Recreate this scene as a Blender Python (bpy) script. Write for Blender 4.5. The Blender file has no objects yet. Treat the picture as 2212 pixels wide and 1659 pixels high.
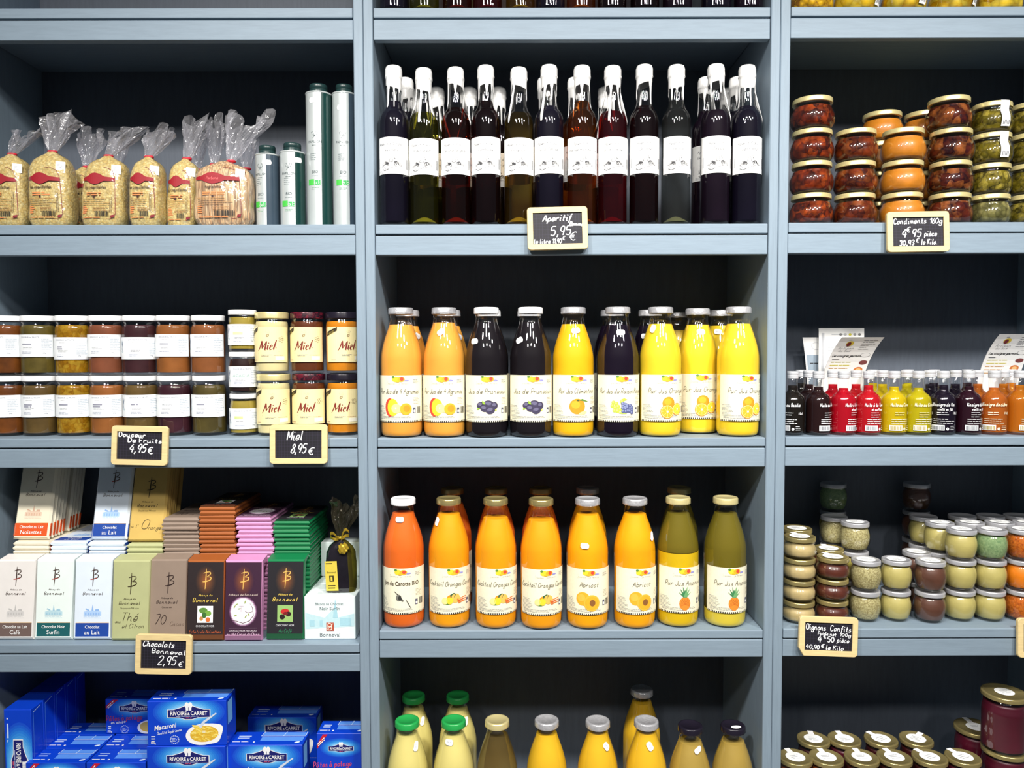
import bpy, bmesh, math, random
from mathutils import Vector, Matrix
R = math.radians
rng = random.Random(7)
scene = bpy.context.scene
col = scene.collection
PI = math.pi

# ------------------------------------------------------------------ camera
F = 1661.0
CAM = Vector((0.0, -1.58, 1.5))
PITCH, ROLL = R(2.5), 0.0023
fw = Vector((0, math.cos(PITCH), -math.sin(PITCH)))
up0 = Vector((0, math.sin(PITCH), math.cos(PITCH)))
rt0 = Vector((1, 0, 0))
rt = rt0*math.cos(ROLL) - up0*math.sin(ROLL)
up = up0*math.cos(ROLL) + rt0*math.sin(ROLL)
cam_data = bpy.data.cameras.new('camera')
cam_data.sensor_width = 36.0
cam_data.lens = F/2212*36.0
cam_data.clip_start = 0.05
cam_data.clip_end = 50
cam = bpy.data.objects.new('camera', cam_data)
cam.matrix_world = Matrix(((rt.x, up.x, -fw.x, CAM.x), (rt.y, up.y, -fw.y, CAM.y), (rt.z, up.z, -fw.z, CAM.z), (0, 0, 0, 1)))
col.objects.link(cam)
scene.camera = cam

def at(px, py, Y):
    d = fw + rt*((px-1106.0)/F) + up*((829.5-py)/F)
    return CAM + d*((Y-CAM.y)/d.y)

# ------------------------------------------------------------------ world, lamps, exposure
w = bpy.data.worlds.new('world'); scene.world = w; w.use_nodes = True
bgn = w.node_tree.nodes['Background']
bgn.inputs[0].default_value = (0.80, 0.88, 1.0, 1); bgn.inputs[1].default_value = 0.05

def ceiling_lamp(x, y, z, power, tgt, size=104, c=(1.0, 0.96, 0.91)):
    l = bpy.data.lights.new('ceiling_spot', 'SPOT'); l.energy = power; l.color = c
    l.spot_size = R(size); l.spot_blend = 1.0; l.shadow_soft_size = 0.095
    o = bpy.data.objects.new('ceiling_spot', l); o.location = (x, y, z)
    o.rotation_euler = (Vector(tgt)-Vector((x, y, z))).to_track_quat('-Z', 'Y').to_euler()
    col.objects.link(o); return o
for x, p in ((-0.78, 98), (0.0, 72), (0.66, 80), (1.35, 92)):
    ceiling_lamp(x, -1.46, 2.77, p, (x*0.85, 0.1, 0.62))
for x, p in ((-0.8, 36), (0.2, 24), (1.1, 30)):
    ceiling_lamp(x, -2.4, 2.9, p, (x*0.9, 0.1, 0.9))

vs = scene.view_settings
vs.view_transform = 'Standard'; vs.look = 'None'; vs.gamma = 1.0; vs.use_curve_mapping = False
vs.exposure = 0.48
scene.cycles.max_bounces = 8
scene.cycles.diffuse_bounces = 3
scene.cycles.glossy_bounces = 4
scene.cycles.transmission_bounces = 6
scene.cycles.transparent_max_bounces = 32
scene.cycles.caustics_reflective = False
scene.cycles.caustics_refractive = False
scene.cycles.sample_clamp_indirect = 4.0

# ------------------------------------------------------------------ materials
def lin(v):
    v = v/255.0
    return v/12.92 if v <= 0.04045 else ((v+0.055)/1.055)**2.4
def C(r, g, b, k=1.0):
    return tuple(min(1.0, lin(v)*k) for v in (r, g, b)) + (1.0,)
_mats = {}
def newmat(name):
    m = bpy.data.materials.new(name); m.use_nodes = True
    nt = m.node_tree
    for n in list(nt.nodes): nt.nodes.remove(n)
    out = nt.nodes.new('ShaderNodeOutputMaterial')
    return m, nt, out
def node(nt, t, **kw):
    n = nt.nodes.new(t)
    for k, v in kw.items(): setattr(n, k, v)
    return n
def noise_coords(nt, scale, detail=3.0, stretch=(1, 1, 1)):
    tc = node(nt, 'ShaderNodeTexCoord'); mp = node(nt, 'ShaderNodeMapping')
    oi = node(nt, 'ShaderNodeObjectInfo'); ml = node(nt, 'ShaderNodeVectorMath', operation='SCALE')
    cb = node(nt, 'ShaderNodeCombineXYZ')
    for i in range(3): nt.links.new(oi.outputs['Random'], cb.inputs[i])
    nt.links.new(cb.outputs[0], ml.inputs[0]); ml.inputs['Scale'].default_value = 7.3
    nt.links.new(tc.outputs['Object'], mp.inputs[0]); nt.links.new(ml.outputs[0], mp.inputs['Location'])
    mp.inputs['Scale'].default_value = stretch
    return mp.outputs[0]
def pm(name, c=None, rough=0.5, metal=0.0, coat=0.0, var=0.06, scale=40.0, stretch=(1, 1, 1), spec=0.5, bump=0.0):
    """plain surface with a faint procedural variation of its own colour"""
    if name in _mats: return _mats[name]
    m, nt, out = newmat(name)
    b = node(nt, 'ShaderNodeBsdfPrincipled')
    v = noise_coords(nt, scale, stretch=stretch)
    nz = node(nt, 'ShaderNodeTexNoise'); nz.inputs['Scale'].default_value = scale; nz.inputs['Detail'].default_value = 3
    nt.links.new(v, nz.inputs['Vector'])
    rp = node(nt, 'ShaderNodeValToRGB')
    rp.color_ramp.elements[0].position = 0.3; rp.color_ramp.elements[1].position = 0.7
    rp.color_ramp.elements[0].color = tuple(x*(1-var) for x in c[:3]) + (1,)
    rp.color_ramp.elements[1].color = tuple(min(1, x*(1+var)) for x in c[:3]) + (1,)
    nt.links.new(nz.outputs['Fac'], rp.inputs[0]); nt.links.new(rp.outputs[0], b.inputs['Base Color'])
    b.inputs['Roughness'].default_value = rough; b.inputs['Metallic'].default_value = metal
    b.inputs['Coat Weight'].default_value = coat; b.inputs['Coat Roughness'].default_value = 0.05
    b.inputs['Specular IOR Level'].default_value = spec
    if bump:
        bp = node(nt, 'ShaderNodeBump'); bp.inputs['Strength'].default_value = bump; bp.inputs['Distance'].default_value = 0.002
        nt.links.new(nz.outputs['Fac'], bp.inputs['Height']); nt.links.new(bp.outputs[0], b.inputs['Normal'])
    nt.links.new(b.outputs[0], out.inputs[0])
    _mats[name] = m
    return m
def glassmat(name, tint=(1, 1, 1), refl=0.9, rough=0.004, milk=0.0, milkc=(0.8, 0.8, 0.85), bump=0.0, bscale=60):
    """thin clear wall: transparent, with a mirror-like sheen that grows towards the rim"""
    if name in _mats: return _mats[name]
    m, nt, out = newmat(name)
    tr = node(nt, 'ShaderNodeBsdfTransparent'); tr.inputs[0].default_value = (*tint, 1)
    gl = node(nt, 'ShaderNodeBsdfGlossy'); gl.inputs['Roughness'].default_value = rough
    gl.inputs[0].default_value = (refl, refl, refl, 1)
    lw = node(nt, 'ShaderNodeLayerWeight'); lw.inputs['Blend'].default_value = 0.35
    pw = node(nt, 'ShaderNodeMath', operation='POWER'); pw.inputs[1].default_value = 2.2
    ma = node(nt, 'ShaderNodeMath', operation='MULTIPLY_ADD'); ma.inputs[1].default_value = 0.42; ma.inputs[2].default_value = 0.07
    nt.links.new(lw.outputs['Facing'], pw.inputs[0]); nt.links.new(pw.outputs[0], ma.inputs[0])
    mx = node(nt, 'ShaderNodeMixShader')
    nt.links.new(ma.outputs[0], mx.inputs[0])
    base = tr
    if milk > 0:
        df = node(nt, 'ShaderNodeBsdfDiffuse'); df.inputs[0].default_value = (*milkc, 1)
        m2 = node(nt, 'ShaderNodeMixShader'); m2.inputs[0].default_value = milk
        nt.links.new(tr.outputs[0], m2.inputs[1]); nt.links.new(df.outputs[0], m2.inputs[2]); base = m2
    nt.links.new(base.outputs[0], mx.inputs[1]); nt.links.new(gl.outputs[0], mx.inputs[2])
    if bump:
        v = noise_coords(nt, bscale)
        nz = node(nt, 'ShaderNodeTexNoise'); nz.inputs['Scale'].default_value = bscale; nz.inputs['Detail'].default_value = 2
        nt.links.new(v, nz.inputs['Vector'])
        bp = node(nt, 'ShaderNodeBump'); bp.inputs['Strength'].default_value = bump; bp.inputs['Distance'].default_value = 0.004
        nt.links.new(nz.outputs['Fac'], bp.inputs['Height'])
        nt.links.new(bp.outputs[0], gl.inputs['Normal'])
    nt.links.new(mx.outputs[0], out.inputs[0])
    _mats[name] = m
    return m
def tint(name, c, cloud=0.35, cc=None, cscale=14):
    """clear coloured liquid: part see-through, part glowing in its own colour"""
    if name in _mats: return _mats[name]
    m, nt, out = newmat(name)
    tr = node(nt, 'ShaderNodeBsdfTransparent'); tr.inputs[0].default_value = c
    b = node(nt, 'ShaderNodeBsdfPrincipled'); b.inputs['Roughness'].default_value = 0.5; b.inputs['Specular IOR Level'].default_value = 0.1
    v = noise_coords(nt, cscale); nz = node(nt, 'ShaderNodeTexNoise'); nz.inputs['Scale'].default_value = cscale
    nt.links.new(v, nz.inputs['Vector'])
    cc = cc or c
    rp = node(nt, 'ShaderNodeValToRGB')
    rp.color_ramp.elements[0].color = tuple(x*0.85 for x in cc[:3]) + (1,); rp.color_ramp.elements[1].color = cc
    nt.links.new(nz.outputs['Fac'], rp.inputs[0]); nt.links.new(rp.outputs[0], b.inputs['Base Color'])
    mx = node(nt, 'ShaderNodeMixShader'); mx.inputs[0].default_value = cloud
    nt.links.new(tr.outputs[0], mx.inputs[1]); nt.links.new(b.outputs[0], mx.inputs[2])
    nt.links.new(mx.outputs[0], out.inputs[0])
    _mats[name] = m
    return m
def chunks(name, cols, scale=60, rough=0.25, detail=0.5, stretch=(1, 1, 1), coat=0.3, bump=0.4, edge=0.45):
    """pieces of food: voronoi cells in several colours, edged dark"""
    if name in _mats: return _mats[name]
    m, nt, out = newmat(name)
    b = node(nt, 'ShaderNodeBsdfPrincipled'); b.inputs['Roughness'].default_value = rough
    b.inputs['Coat Weight'].default_value = coat; b.inputs['Specular IOR Level'].default_value = 0.5 if coat else 0.1
    v = noise_coords(nt, scale, stretch=stretch)
    nz = node(nt, 'ShaderNodeTexNoise'); nz.inputs['Scale'].default_value = scale*0.6; nz.inputs['Detail'].default_value = 2
    nt.links.new(v, nz.inputs['Vector'])
    mxv = node(nt, 'ShaderNodeVectorMath', operation='MULTIPLY_ADD')
    mxv.inputs[1].default_value = (detail/scale,)*3
    nt.links.new(nz.outputs['Color'], mxv.inputs[0]); nt.links.new(v, mxv.inputs[2])
    vo = node(nt, 'ShaderNodeTexVoronoi'); vo.inputs['Scale'].default_value = scale
    nt.links.new(mxv.outputs[0], vo.inputs['Vector'])
    sx = node(nt, 'ShaderNodeSeparateColor'); nt.links.new(vo.outputs['Color'], sx.inputs[0])
    rp = node(nt, 'ShaderNodeValToRGB')
    e = rp.color_ramp.elements
    while len(e) < len(cols): e.new(0.5)
    for i, c in enumerate(cols):
        e[i].position = i/(len(cols)-1) if len(cols) > 1 else 0; e[i].color = c
    n2 = node(nt, 'ShaderNodeTexNoise'); n2.inputs['Scale'].default_value = scale*1.7; n2.inputs['Detail'].default_value = 4
    nt.links.new(v, n2.inputs['Vector'])
    ad = node(nt, 'ShaderNodeMath', operation='MULTIPLY_ADD'); ad.inputs[1].default_value = 0.7; nt.links.new(n2.outputs['Fac'], ad.inputs[0])
    sb = node(nt, 'ShaderNodeMath', operation='MULTIPLY_ADD'); sb.inputs[1].default_value = 0.9; sb.inputs[2].default_value = -0.30; nt.links.new(sx.outputs[0], sb.inputs[0])
    nt.links.new(sb.outputs[0], ad.inputs[2]); nt.links.new(ad.outputs[0], rp.inputs[0])
    dk = node(nt, 'ShaderNodeMapRange'); dk.inputs['From Min'].default_value = 0.25; dk.inputs['From Max'].default_value = 0.75; dk.inputs['To Min'].default_value = 1.0; dk.inputs['To Max'].default_value = edge
    nt.links.new(vo.outputs['Distance'], dk.inputs['Value'])
    mm = node(nt, 'ShaderNodeVectorMath', operation='SCALE'); nt.links.new(rp.outputs[0], mm.inputs[0]); nt.links.new(dk.outputs[0], mm.inputs['Scale'])
    nt.links.new(mm.outputs[0], b.inputs['Base Color'])
    if bump:
        bp = node(nt, 'ShaderNodeBump'); bp.inputs['Strength'].default_value = bump; bp.inputs['Distance'].default_value = 0.3/scale
        bp.invert = True
        nt.links.new(vo.outputs['Distance'], bp.inputs['Height']); nt.links.new(bp.outputs[0], b.inputs['Normal'])
    nt.links.new(b.outputs[0], out.inputs[0])
    _mats[name] = m
    return m
def paintwood(name, c, stretch, var=0.05):
    """painted timber: brushed grain showing through blue-grey paint"""
    if name in _mats: return _mats[name]
    m, nt, out = newmat(name)
    b = node(nt, 'ShaderNodeBsdfPrincipled'); b.inputs['Roughness'].default_value = 0.55
    v = noise_coords(nt, 1, stretch=stretch)
    n1 = node(nt, 'ShaderNodeTexNoise'); n1.inputs['Scale'].default_value = 14; n1.inputs['Detail'].default_value = 6; n1.inputs['Roughness'].default_value = 0.7
    nt.links.new(v, n1.inputs['Vector'])
    rp = node(nt, 'ShaderNodeValToRGB'); e = rp.color_ramp.elements
    e[0].position = 0.3; e[1].position = 0.62
    e[0].color = tuple(x*(1-var*2) for x in c[:3]) + (1,); e[1].color = tuple(min(1, x*(1+var*0.5)) for x in c[:3]) + (1,)
    nt.links.new(n1.outputs['Fac'], rp.inputs[0]); nt.links.new(rp.outputs[0], b.inputs['Base Color'])
    bp = node(nt, 'ShaderNodeBump'); bp.inputs['Strength'].default_value = 0.15; bp.inputs['Distance'].default_value = 0.001
    nt.links.new(n1.outputs['Fac'], bp.inputs['Height']); nt.links.new(bp.outputs[0], b.inputs['Normal'])
    nt.links.new(b.outputs[0], out.inputs[0])
    _mats[name] = m
    return m
def ink(r, g, b, rough=0.6):
    return pm('print_%02x%02x%02x' % (r, g, b), C(r, g, b), rough, var=0.03, scale=200)

GLASS = glassmat('clear_glass')
WALL_C = C(132, 150, 165)
WOOD_H = paintwood('blue_grey_paint_across', WALL_C, (1.2, 14, 14))
WOOD_V = paintwood('blue_grey_paint_upright', WALL_C, (14, 14, 1.0))
WOOD_B = paintwood('blue_grey_paint_shade_darkened', C(94, 102, 114), (8, 8, 1.0), 0.06)  # same paint on the back panels, darkened to imitate shade inside the shelves
WHITE = ink(250, 250, 248); BLACK = ink(28, 28, 32); GREYINK = ink(120, 122, 128); LGREY = ink(190, 192, 196)
CREAM = ink(246, 240, 212)

# ------------------------------------------------------------------ mesh building
class MB:
    def __init__(s): s.v = []; s.f = []; s.m = []; s.s = []; s.mats = []
    def mi(s, mat):
        if mat not in s.mats: s.mats.append(mat)
        return s.mats.index(mat)
    def add(s, vs, fs, mat, smooth=False):
        b = len(s.v); i = s.mi(mat)
        s.v.extend(tuple(x) for x in vs)
        for f in fs:
            s.f.append(tuple(b+k for k in f)); s.m.append(i); s.s.append(smooth)
        return s
    def lathe(s, prof, mat, seg=36, smooth=True, fold=0.0):
        """prof: list of (r, z); a None starts a new smooth section at the last point"""
        secs = [[]]
        for p in prof:
            if p is None: secs.append([secs[-1][-1]])
            else: secs[-1].append(p)
        for sec in secs:
            vs, fs = [], []
            for r, z in sec:
                for k in range(seg):
                    a = 2*PI*k/seg
                    vs.append((r*math.sin(a), -r*math.cos(a), z))
            for i in range(len(sec)-1):
                for k in range(seg):
                    k2 = (k+1) % seg
                    if sec[i][0] < 1e-7: fs.append((i*seg, (i+1)*seg+k, (i+1)*seg+k2)[::-1])
                    elif sec[i+1][0] < 1e-7: fs.append((i*seg+k, i*seg+k2, (i+1)*seg))
                    else: fs.append((i*seg+k, i*seg+k2, (i+1)*seg+k2, (i+1)*seg+k))
            s.add(vs, fs, mat, smooth)
        return s
    def box(s, x0, x1, y0, y1, z0, z1, mat, bev=0.0, seg=1):
        bm = bmesh.new(); bmesh.ops.create_cube(bm, size=1)
        for v in bm.verts:
            v.co = Vector((x0 if v.co.x < 0 else x1, y0 if v.co.y < 0 else y1, z0 if v.co.z < 0 else z1))
        if bev: bmesh.ops.bevel(bm, geom=list(bm.edges), offset=bev, segments=seg, profile=0.5, affect='EDGES', clamp_overlap=True)
        return s.bm(bm, mat)
    def bm(s, bm, mat, smooth=False):
        bm.verts.index_update()
        s.add([v.co.copy() for v in bm.verts], [[v.index for v in f.verts] for f in bm.faces], mat, smooth)
        bm.free(); return s
    def tube(s, pts, r, mat, seg=8):
        n = len(pts); pts = [Vector(p) for p in pts]; vs = []; fs = []
        rr = r if isinstance(r, (list, tuple)) else [r]*n
        for i, p in enumerate(pts):
            t = (pts[min(i+1, n-1)]-pts[max(i-1, 0)]).normalized()
            a = t.cross(Vector((0.13, 0.31, 0.94))); a = a.normalized() if a.length > 1e-4 else Vector((1, 0, 0)); b = t.cross(a)
            for k in range(seg):
                q = 2*PI*k/seg; vs.append(p + (a*math.cos(q)+b*math.sin(q))*rr[i])
        for i in range(n-1):
            for k in range(seg):
                k2 = (k+1) % seg; fs.append((i*seg+k, i*seg+k2, (i+1)*seg+k2, (i+1)*seg+k))
        fs.append(tuple(range(seg))[::-1]); fs.append(tuple((n-1)*seg+k for k in range(seg)))
        return s.add(vs, fs, mat, True)
    def mesh(s, name):
        me = bpy.data.meshes.new(name); me.from_pydata(s.v, [], s.f)
        for m in s.mats: me.materials.append(m)
        me.polygons.foreach_set('material_index', s.m); me.polygons.foreach_set('use_smooth', s.s)
        me.update(); return me

def rprof(prof, z):
    """radius of a profile at height z"""
    p = [q for q in prof if q]
    for (r0, z0), (r1, z1) in zip(p, p[1:]):
        if z0 <= z <= z1 and z1 > z0: return r0 + (r1-r0)*(z-z0)/(z1-z0)
    return p[-1][0]
def smoothprof(pts, n=6):
    """catmull-rom through (r, z) control points"""
    out = []
    P = [pts[0]] + list(pts) + [pts[-1]]
    for i in range(1, len(P)-2):
        p0, p1, p2, p3 = P[i-1], P[i], P[i+1], P[i+2]
        for k in range(n):
            t = k/n
            out.append(tuple(0.5*((2*p1[j]) + (-p0[j]+p2[j])*t + (2*p0[j]-5*p1[j]+4*p2[j]-p3[j])*t*t + (-p0[j]+3*p1[j]-3*p2[j]+p3[j])*t**3) for j in (0, 1)))
    out.append(tuple(pts[-1]))
    return out

# ------------------------------------------------------------------ lettering
PEN = {  # single-stroke letters; hex pairs x,y: baseline 4, x-height 9, tall e, tail 0
'a': '78592816244477797594', 'b': '1e14/1739597765442415', 'c': '7859391716244475', 'd': '7e7594/78592816244477', 'e': '166678693928162444 75',
'f': '6d5e4d393420/1969', 'g': '785928162444777971502012', 'h': '1e14/17395967657484', 'i': '29253444/2c2d', 'j': '39311001/3c3d', 'k': '1e14/6916/3774',
'l': '2e253444', 'm': '1914/17394854/57798895a4', 'n': '1914/17395967657484', 'o': '492816244465776949', 'p': '1910/1739597765442415', 'q': '78592816244477/7970',
'r': '1914/17395968', 's': '684928275665441415', 't': '3d354454/1969', 'u': '191524446669657484', 'v': '193469', 'w': '1924596499', 'x': '1964/6914', 'y': '1934/693210', 'z': '19691464',
'A': '145e94/2878', 'B': '141e5e7c7a5919/5978765414', 'C': '8c6e3e1b17346486', 'D': '141e4e7c89764414', 'E': '7e1e1474/1959', 'F': '7e1e14/1959', 'G': '8c6e3e1b173464868959',
'H': '1e14/8e84/1989', 'I': '2e24', 'J': '6e66442416', 'K': '1e14/7e18/3a84', 'L': '1e1474', 'M': '141e579e94', 'N': '141e848e', 'O': '5e2d1925548599 8d5e', 'P': '141e5e7c7a5818', 'Q': '5e2d19255485998d5e/6794',
'R': '141e5e7c7a5919/5984', 'S': '7d5e2d1b396876542416', 'T': '0e8e/4e44', 'U': '1e163464868e', 'V': '1e447e',
'0': '4e1b1744777b4e', '1': '1b4e44', '2': '1c3e6e7b1474', '3': '1d4e6d6b49676644 15', '4': '5e1888/6b64', '5': '7e2e1a5a78654415', '6': '6e2a163465683917', '7': '1e7e34',
'8': '4e2c3a68654415285a6c4e', '9': '6a481a2d4e6d6a54', '\u20ac': '7d5e2c192654 75/0a5a/0858', ',': '2512', '.': '2425', "'": '2e2c', ':': '2425/2829', '-': '1858',
}
for k_, b_, e_ in (('\u00e9', 'e', '/4b6d'), ('\u00e8', 'e', '/5b3d'), ('\u00e2', 'a', '/3b5d7b'), ('\u00e0', 'a', '/5c3e'), ('\u00fb', 'u', '/2b4d6b')): PEN[k_] = PEN[b_] + e_
def pen_strokes(ch):
    s = PEN.get(ch)
    if s is None: return [], 6
    st = []
    for part in s.replace(' ', '').split('/'):
        st.append([(int(part[i], 16), int(part[i+1], 16)-4) for i in range(0, len(part)-1, 2)])
    wd = max(x for q in st for x, _ in q)
    return st, wd+1.6
def curve2(pts, n=3):
    if len(pts) < 3: return pts
    return [q for q in smoothprof(pts, n)]
_gl = {}
def glyph(ch, bold=0.0):
    key = (ch, bold)
    if key in _gl: return _gl[key]
    def conv(body):
        cu = bpy.data.curves.new('tmp', 'FONT'); cu.body = body; cu.size = 1; cu.offset = bold; cu.resolution_u = 2
        o = bpy.data.objects.new('tmp', cu); col.objects.link(o)
        dg = bpy.context.evaluated_depsgraph_get()
        me = bpy.data.meshes.new_from_object(o.evaluated_get(dg))
        vs = [(v.co.x, v.co.y) for v in me.vertices]; fs = [tuple(p.vertices) for p in me.polygons]
        bpy.data.objects.remove(o); bpy.data.curves.remove(cu); bpy.data.meshes.remove(me)
        return vs, fs
    vs, fs = conv(ch)
    if '__H' not in _gl: _gl['__H'] = max(x for x, _ in conv('HH')[0])
    adv = max(x for x, _ in conv('H'+ch+'H')[0]) - _gl['__H'] if ch != ' ' else 0.3
    _gl[key] = (vs, fs, adv)
    return _gl[key]

def clip(poly, ax, lo, hi):
    if not poly: return []
    for lim, sgn in ((lo, 1), (hi, -1)):
        out = []
        for i, p in enumerate(poly):
            q = poly[(i+1) % len(poly)]
            dp, dq = (p[ax]-lim)*sgn, (q[ax]-lim)*sgn
            if dp >= 0: out.append(p)
            if (dp > 0 and dq < 0) or (dp < 0 and dq > 0):
                t = dp/(dp-dq); out.append((p[0]+(q[0]-p[0])*t, p[1]+(q[1]-p[1])*t))
        poly = out
        if len(poly) < 3: return []
    return poly

class Canvas:
    """prints flat shapes onto any surface given by M(u, v, off) -> point"""
    def __init__(s, M, mb, du=None, dv=None, lift=0.00022): s.M, s.mb, s.du, s.dv, s.lift = M, mb, du, dv, lift; s.seq = 0; s.bounds = None
    def off(s, layer): s.seq += 1; return layer*s.lift + (s.seq % 20)*5e-6   # no two prints share a plane
    def poly(s, pts, mat, layer=1):
        if s.bounds:
            pts = clip(clip(pts, 0, s.bounds[0], s.bounds[2]) or [], 1, s.bounds[1], s.bounds[3]) if pts else []
            if len(pts) < 3: return
        pieces = [pts]
        for ax, d in ((0, s.du), (1, s.dv)):
            if not d: continue
            new = []
            for p in pieces:
                lo, hi = min(q[ax] for q in p), max(q[ax] for q in p)
                n = max(1, math.ceil((hi-lo)/d))
                for i in range(n):
                    c = clip(p, ax, lo+(hi-lo)*i/n, lo+(hi-lo)*(i+1)/n) if n > 1 else p
                    if c: new.append(c)
            pieces = new
        of = s.off(layer)
        for p in pieces:
            if sum(p[i][0]*p[(i+1) % len(p)][1]-p[(i+1) % len(p)][0]*p[i][1] for i in range(len(p))) < 0: p = p[::-1]
            s.mb.add([s.M(u, v, of) for u, v in p], [tuple(range(len(p)))], mat)
    def rect(s, u0, v0, u1, v1, mat, layer=1): s.poly([(u0, v0), (u1, v0), (u1, v1), (u0, v1)], mat, layer)
    def ell(s, u, v, a, b, mat, layer=1, rot=0.0, n=18, a0=0, a1=360):
        c, d = math.cos(R(rot)), math.sin(R(rot)); P = []
        full = abs(a1-a0) >= 360
        for k in range(n + (0 if full else 1)):
            t = R(a0+(a1-a0)*k/n); x, y = a*math.cos(t), b*math.sin(t); P.append((u+x*c-y*d, v+x*d+y*c))
        s.poly(P, mat, layer)
    def line(s, pts, wd, mat, layer=1, closed=False):
        P = list(pts) + ([pts[0]] if closed else [])
        n = len(P); L = []; Rr = []
        for i in range(n):
            a, b = P[max(i-1, 0)], P[min(i+1, n-1)]
            if closed and i in (0, n-1): a, b = P[n-2], P[1]
            dx, dy = b[0]-a[0], b[1]-a[1]; l = math.hypot(dx, dy) or 1
            ww = wd[i] if isinstance(wd, (list, tuple)) else wd
            nx, ny = -dy/l*ww/2, dx/l*ww/2
            L.append((P[i][0]+nx, P[i][1]+ny)); Rr.append((P[i][0]-nx, P[i][1]-ny))
        of = s.off(layer)
        vs = [s.M(u, v, of+i*1e-6) for i, (u, v) in enumerate(L)] + [s.M(u, v, of+i*1e-6) for i, (u, v) in enumerate(Rr)]
        s.mb.add(vs, [(n+i, n+i+1, i+1, i) for i in range(n-1)], mat)
    def pen(s, txt, u, v, h, mat, layer=2, wd=None, slant=0.0, align='c', track=0.0, sx=1.0, rot=0.0):
        """handwriting; h = height of a capital"""
        k = h/10.0; x = 0; L = []
        for ch in txt:
            if ch == ' ': x += 5; continue
            st, ad = pen_strokes(ch)
            for q in st: L.append([(x+a, b) for a, b in q])
            x += ad + track
        off = {'c': -x/2, 'l': 0, 'r': -x}[align]
        c, d = math.cos(R(rot)), math.sin(R(rot))
        for q in L:
            P = [((a+off)*sx*k + b*k*slant, b*k) for a, b in curve2(q)]
            s.line([(u+a*c-b*d, v+a*d+b*c) for a, b in P], wd or h*0.12, mat, layer)
    def text(s, txt, u, v, h, mat, layer=2, bold=0.0, slant=0.0, align='c', track=0.0, sx=1.0, rot=0.0):
        """h = height of a capital"""
        k = h/0.70; x = 0; G = []
        for ch in txt:
            vs, fs, ad = glyph(ch, bold)
            G.append((vs, fs, x)); x += ad + track
        off = {'c': -x/2, 'l': 0, 'r': -x}[align]
        c, d = math.cos(R(rot)), math.sin(R(rot))
        for vs, fs, gx in G:
            if not fs: continue
            P = []; of = s.off(layer)
            for a, b in vs:
                X, Y = (a+gx+off)*k*sx + b*k*slant, b*k
                P.append(s.M(u+X*c-Y*d, v+X*d+Y*c, of))
            s.mb.add(P, fs, mat)
    def lines(s, u0, u1, v, n, dv, h, mat, layer=2, seed=1, vert=False):
        """rows of print too small to read"""
        r = random.Random(seed)
        for i in range(n):
            x = u0; end = u1 - (u1-u0)*r.uniform(0, 0.35)
            while x < end:
                l = min(r.uniform(2, 7)*h*1.6, end-x); y = v - i*dv
                s.rect(x, y, x+l, y+h, mat, layer) if not vert else s.rect(y, x, y+h, x+l, mat, layer)
                x += l + h*1.1
    def bars(s, u0, u1, v0, v1, mat, layer=2, seed=3):
        r = random.Random(seed); x = u0; st = (u1-u0)/42
        while x < u1-st:
            l = st*r.choice((1, 1, 2, 3)); s.rect(x, v0, min(x+l, u1), v1, mat, layer); x += l + st*r.choice((1, 1, 2))

def cylM(Rad):
    def M(u, v, o):
        a = u/Rad; r = Rad+o
        return (r*math.sin(a), -r*math.cos(a), v)
    return M
def profM(prof, grow=0.0):
    def M(u, v, o):
        r = rprof(prof, v)+grow; a = u/r
        return ((r+o)*math.sin(a), -(r+o)*math.cos(a), v)
    return M
def flatM(x=0, y=0, z=0):
    return lambda u, v, o: (x+u, y-o, z+v)
def placedM(base, u0, v0, rot):
    """canvas moved and turned on another one"""
    c, d = math.cos(R(rot)), math.sin(R(rot))
    return lambda u, v, o: base(u0+u*c-v*d, v0+u*d+v*c, o)

# ------------------------------------------------------------------ things and parts
def thing(name, label, cat, loc=(0, 0, 0), rz=0.0, group=None, rot=None):
    o = bpy.data.objects.new(name, None); col.objects.link(o); o.empty_display_size = 0.02
    o.location = loc; o.rotation_euler = rot or (0, 0, rz)
    o['label'] = label; o['category'] = cat
    if group: o['group'] = group
    return o
def part(name, me, parent, loc=(0, 0, 0), rot=(0, 0, 0), label=None, scale=None):
    o = bpy.data.objects.new(name, me); col.objects.link(o); o.parent = parent
    o.location = loc; o.rotation_euler = rot
    if scale: o.scale = scale
    if label: o['label'] = label
    return o
def solo(name, me, label, cat, loc=(0, 0, 0), rz=0.0, group=None, rot=None):
    o = bpy.data.objects.new(name, me); col.objects.link(o); o.location = loc; o.rotation_euler = rot or (0, 0, rz)
    o['label'] = label; o['category'] = cat
    if group: o['group'] = group
    return o
_mesh = {}
def cached(key, fn):
    if key not in _mesh:
        mb = MB(); fn(mb); _mesh[key] = mb.mesh(key)
    return _mesh[key]
UP = 0.0008   # air under a thing that stands on something
ORD = ['', 'first', 'second', 'third', 'fourth', 'fifth', 'sixth', 'seventh', 'eighth', 'ninth', 'tenth', 'eleventh', 'twelfth']
# ------------------------------------------------------------------ shelving (setting around it: floor and the wall behind)
def structure(name, mb):
    o = bpy.data.objects.new(name, mb.mesh(name)); col.objects.link(o); o['kind'] = 'structure'; return o
m_ = MB(); m_.box(-2.5, 3, -3.6, 0.36, -0.05, 0.0, pm('grey_floor_tiles', C(120, 118, 114), 0.4)); structure('floor', m_)
m_ = MB(); m_.box(-2.5, 3, 0.36, 0.42, 0.0, 3.1, pm('plaster_white', C(190, 188, 184), 0.8)); structure('wall_back', m_)

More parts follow.
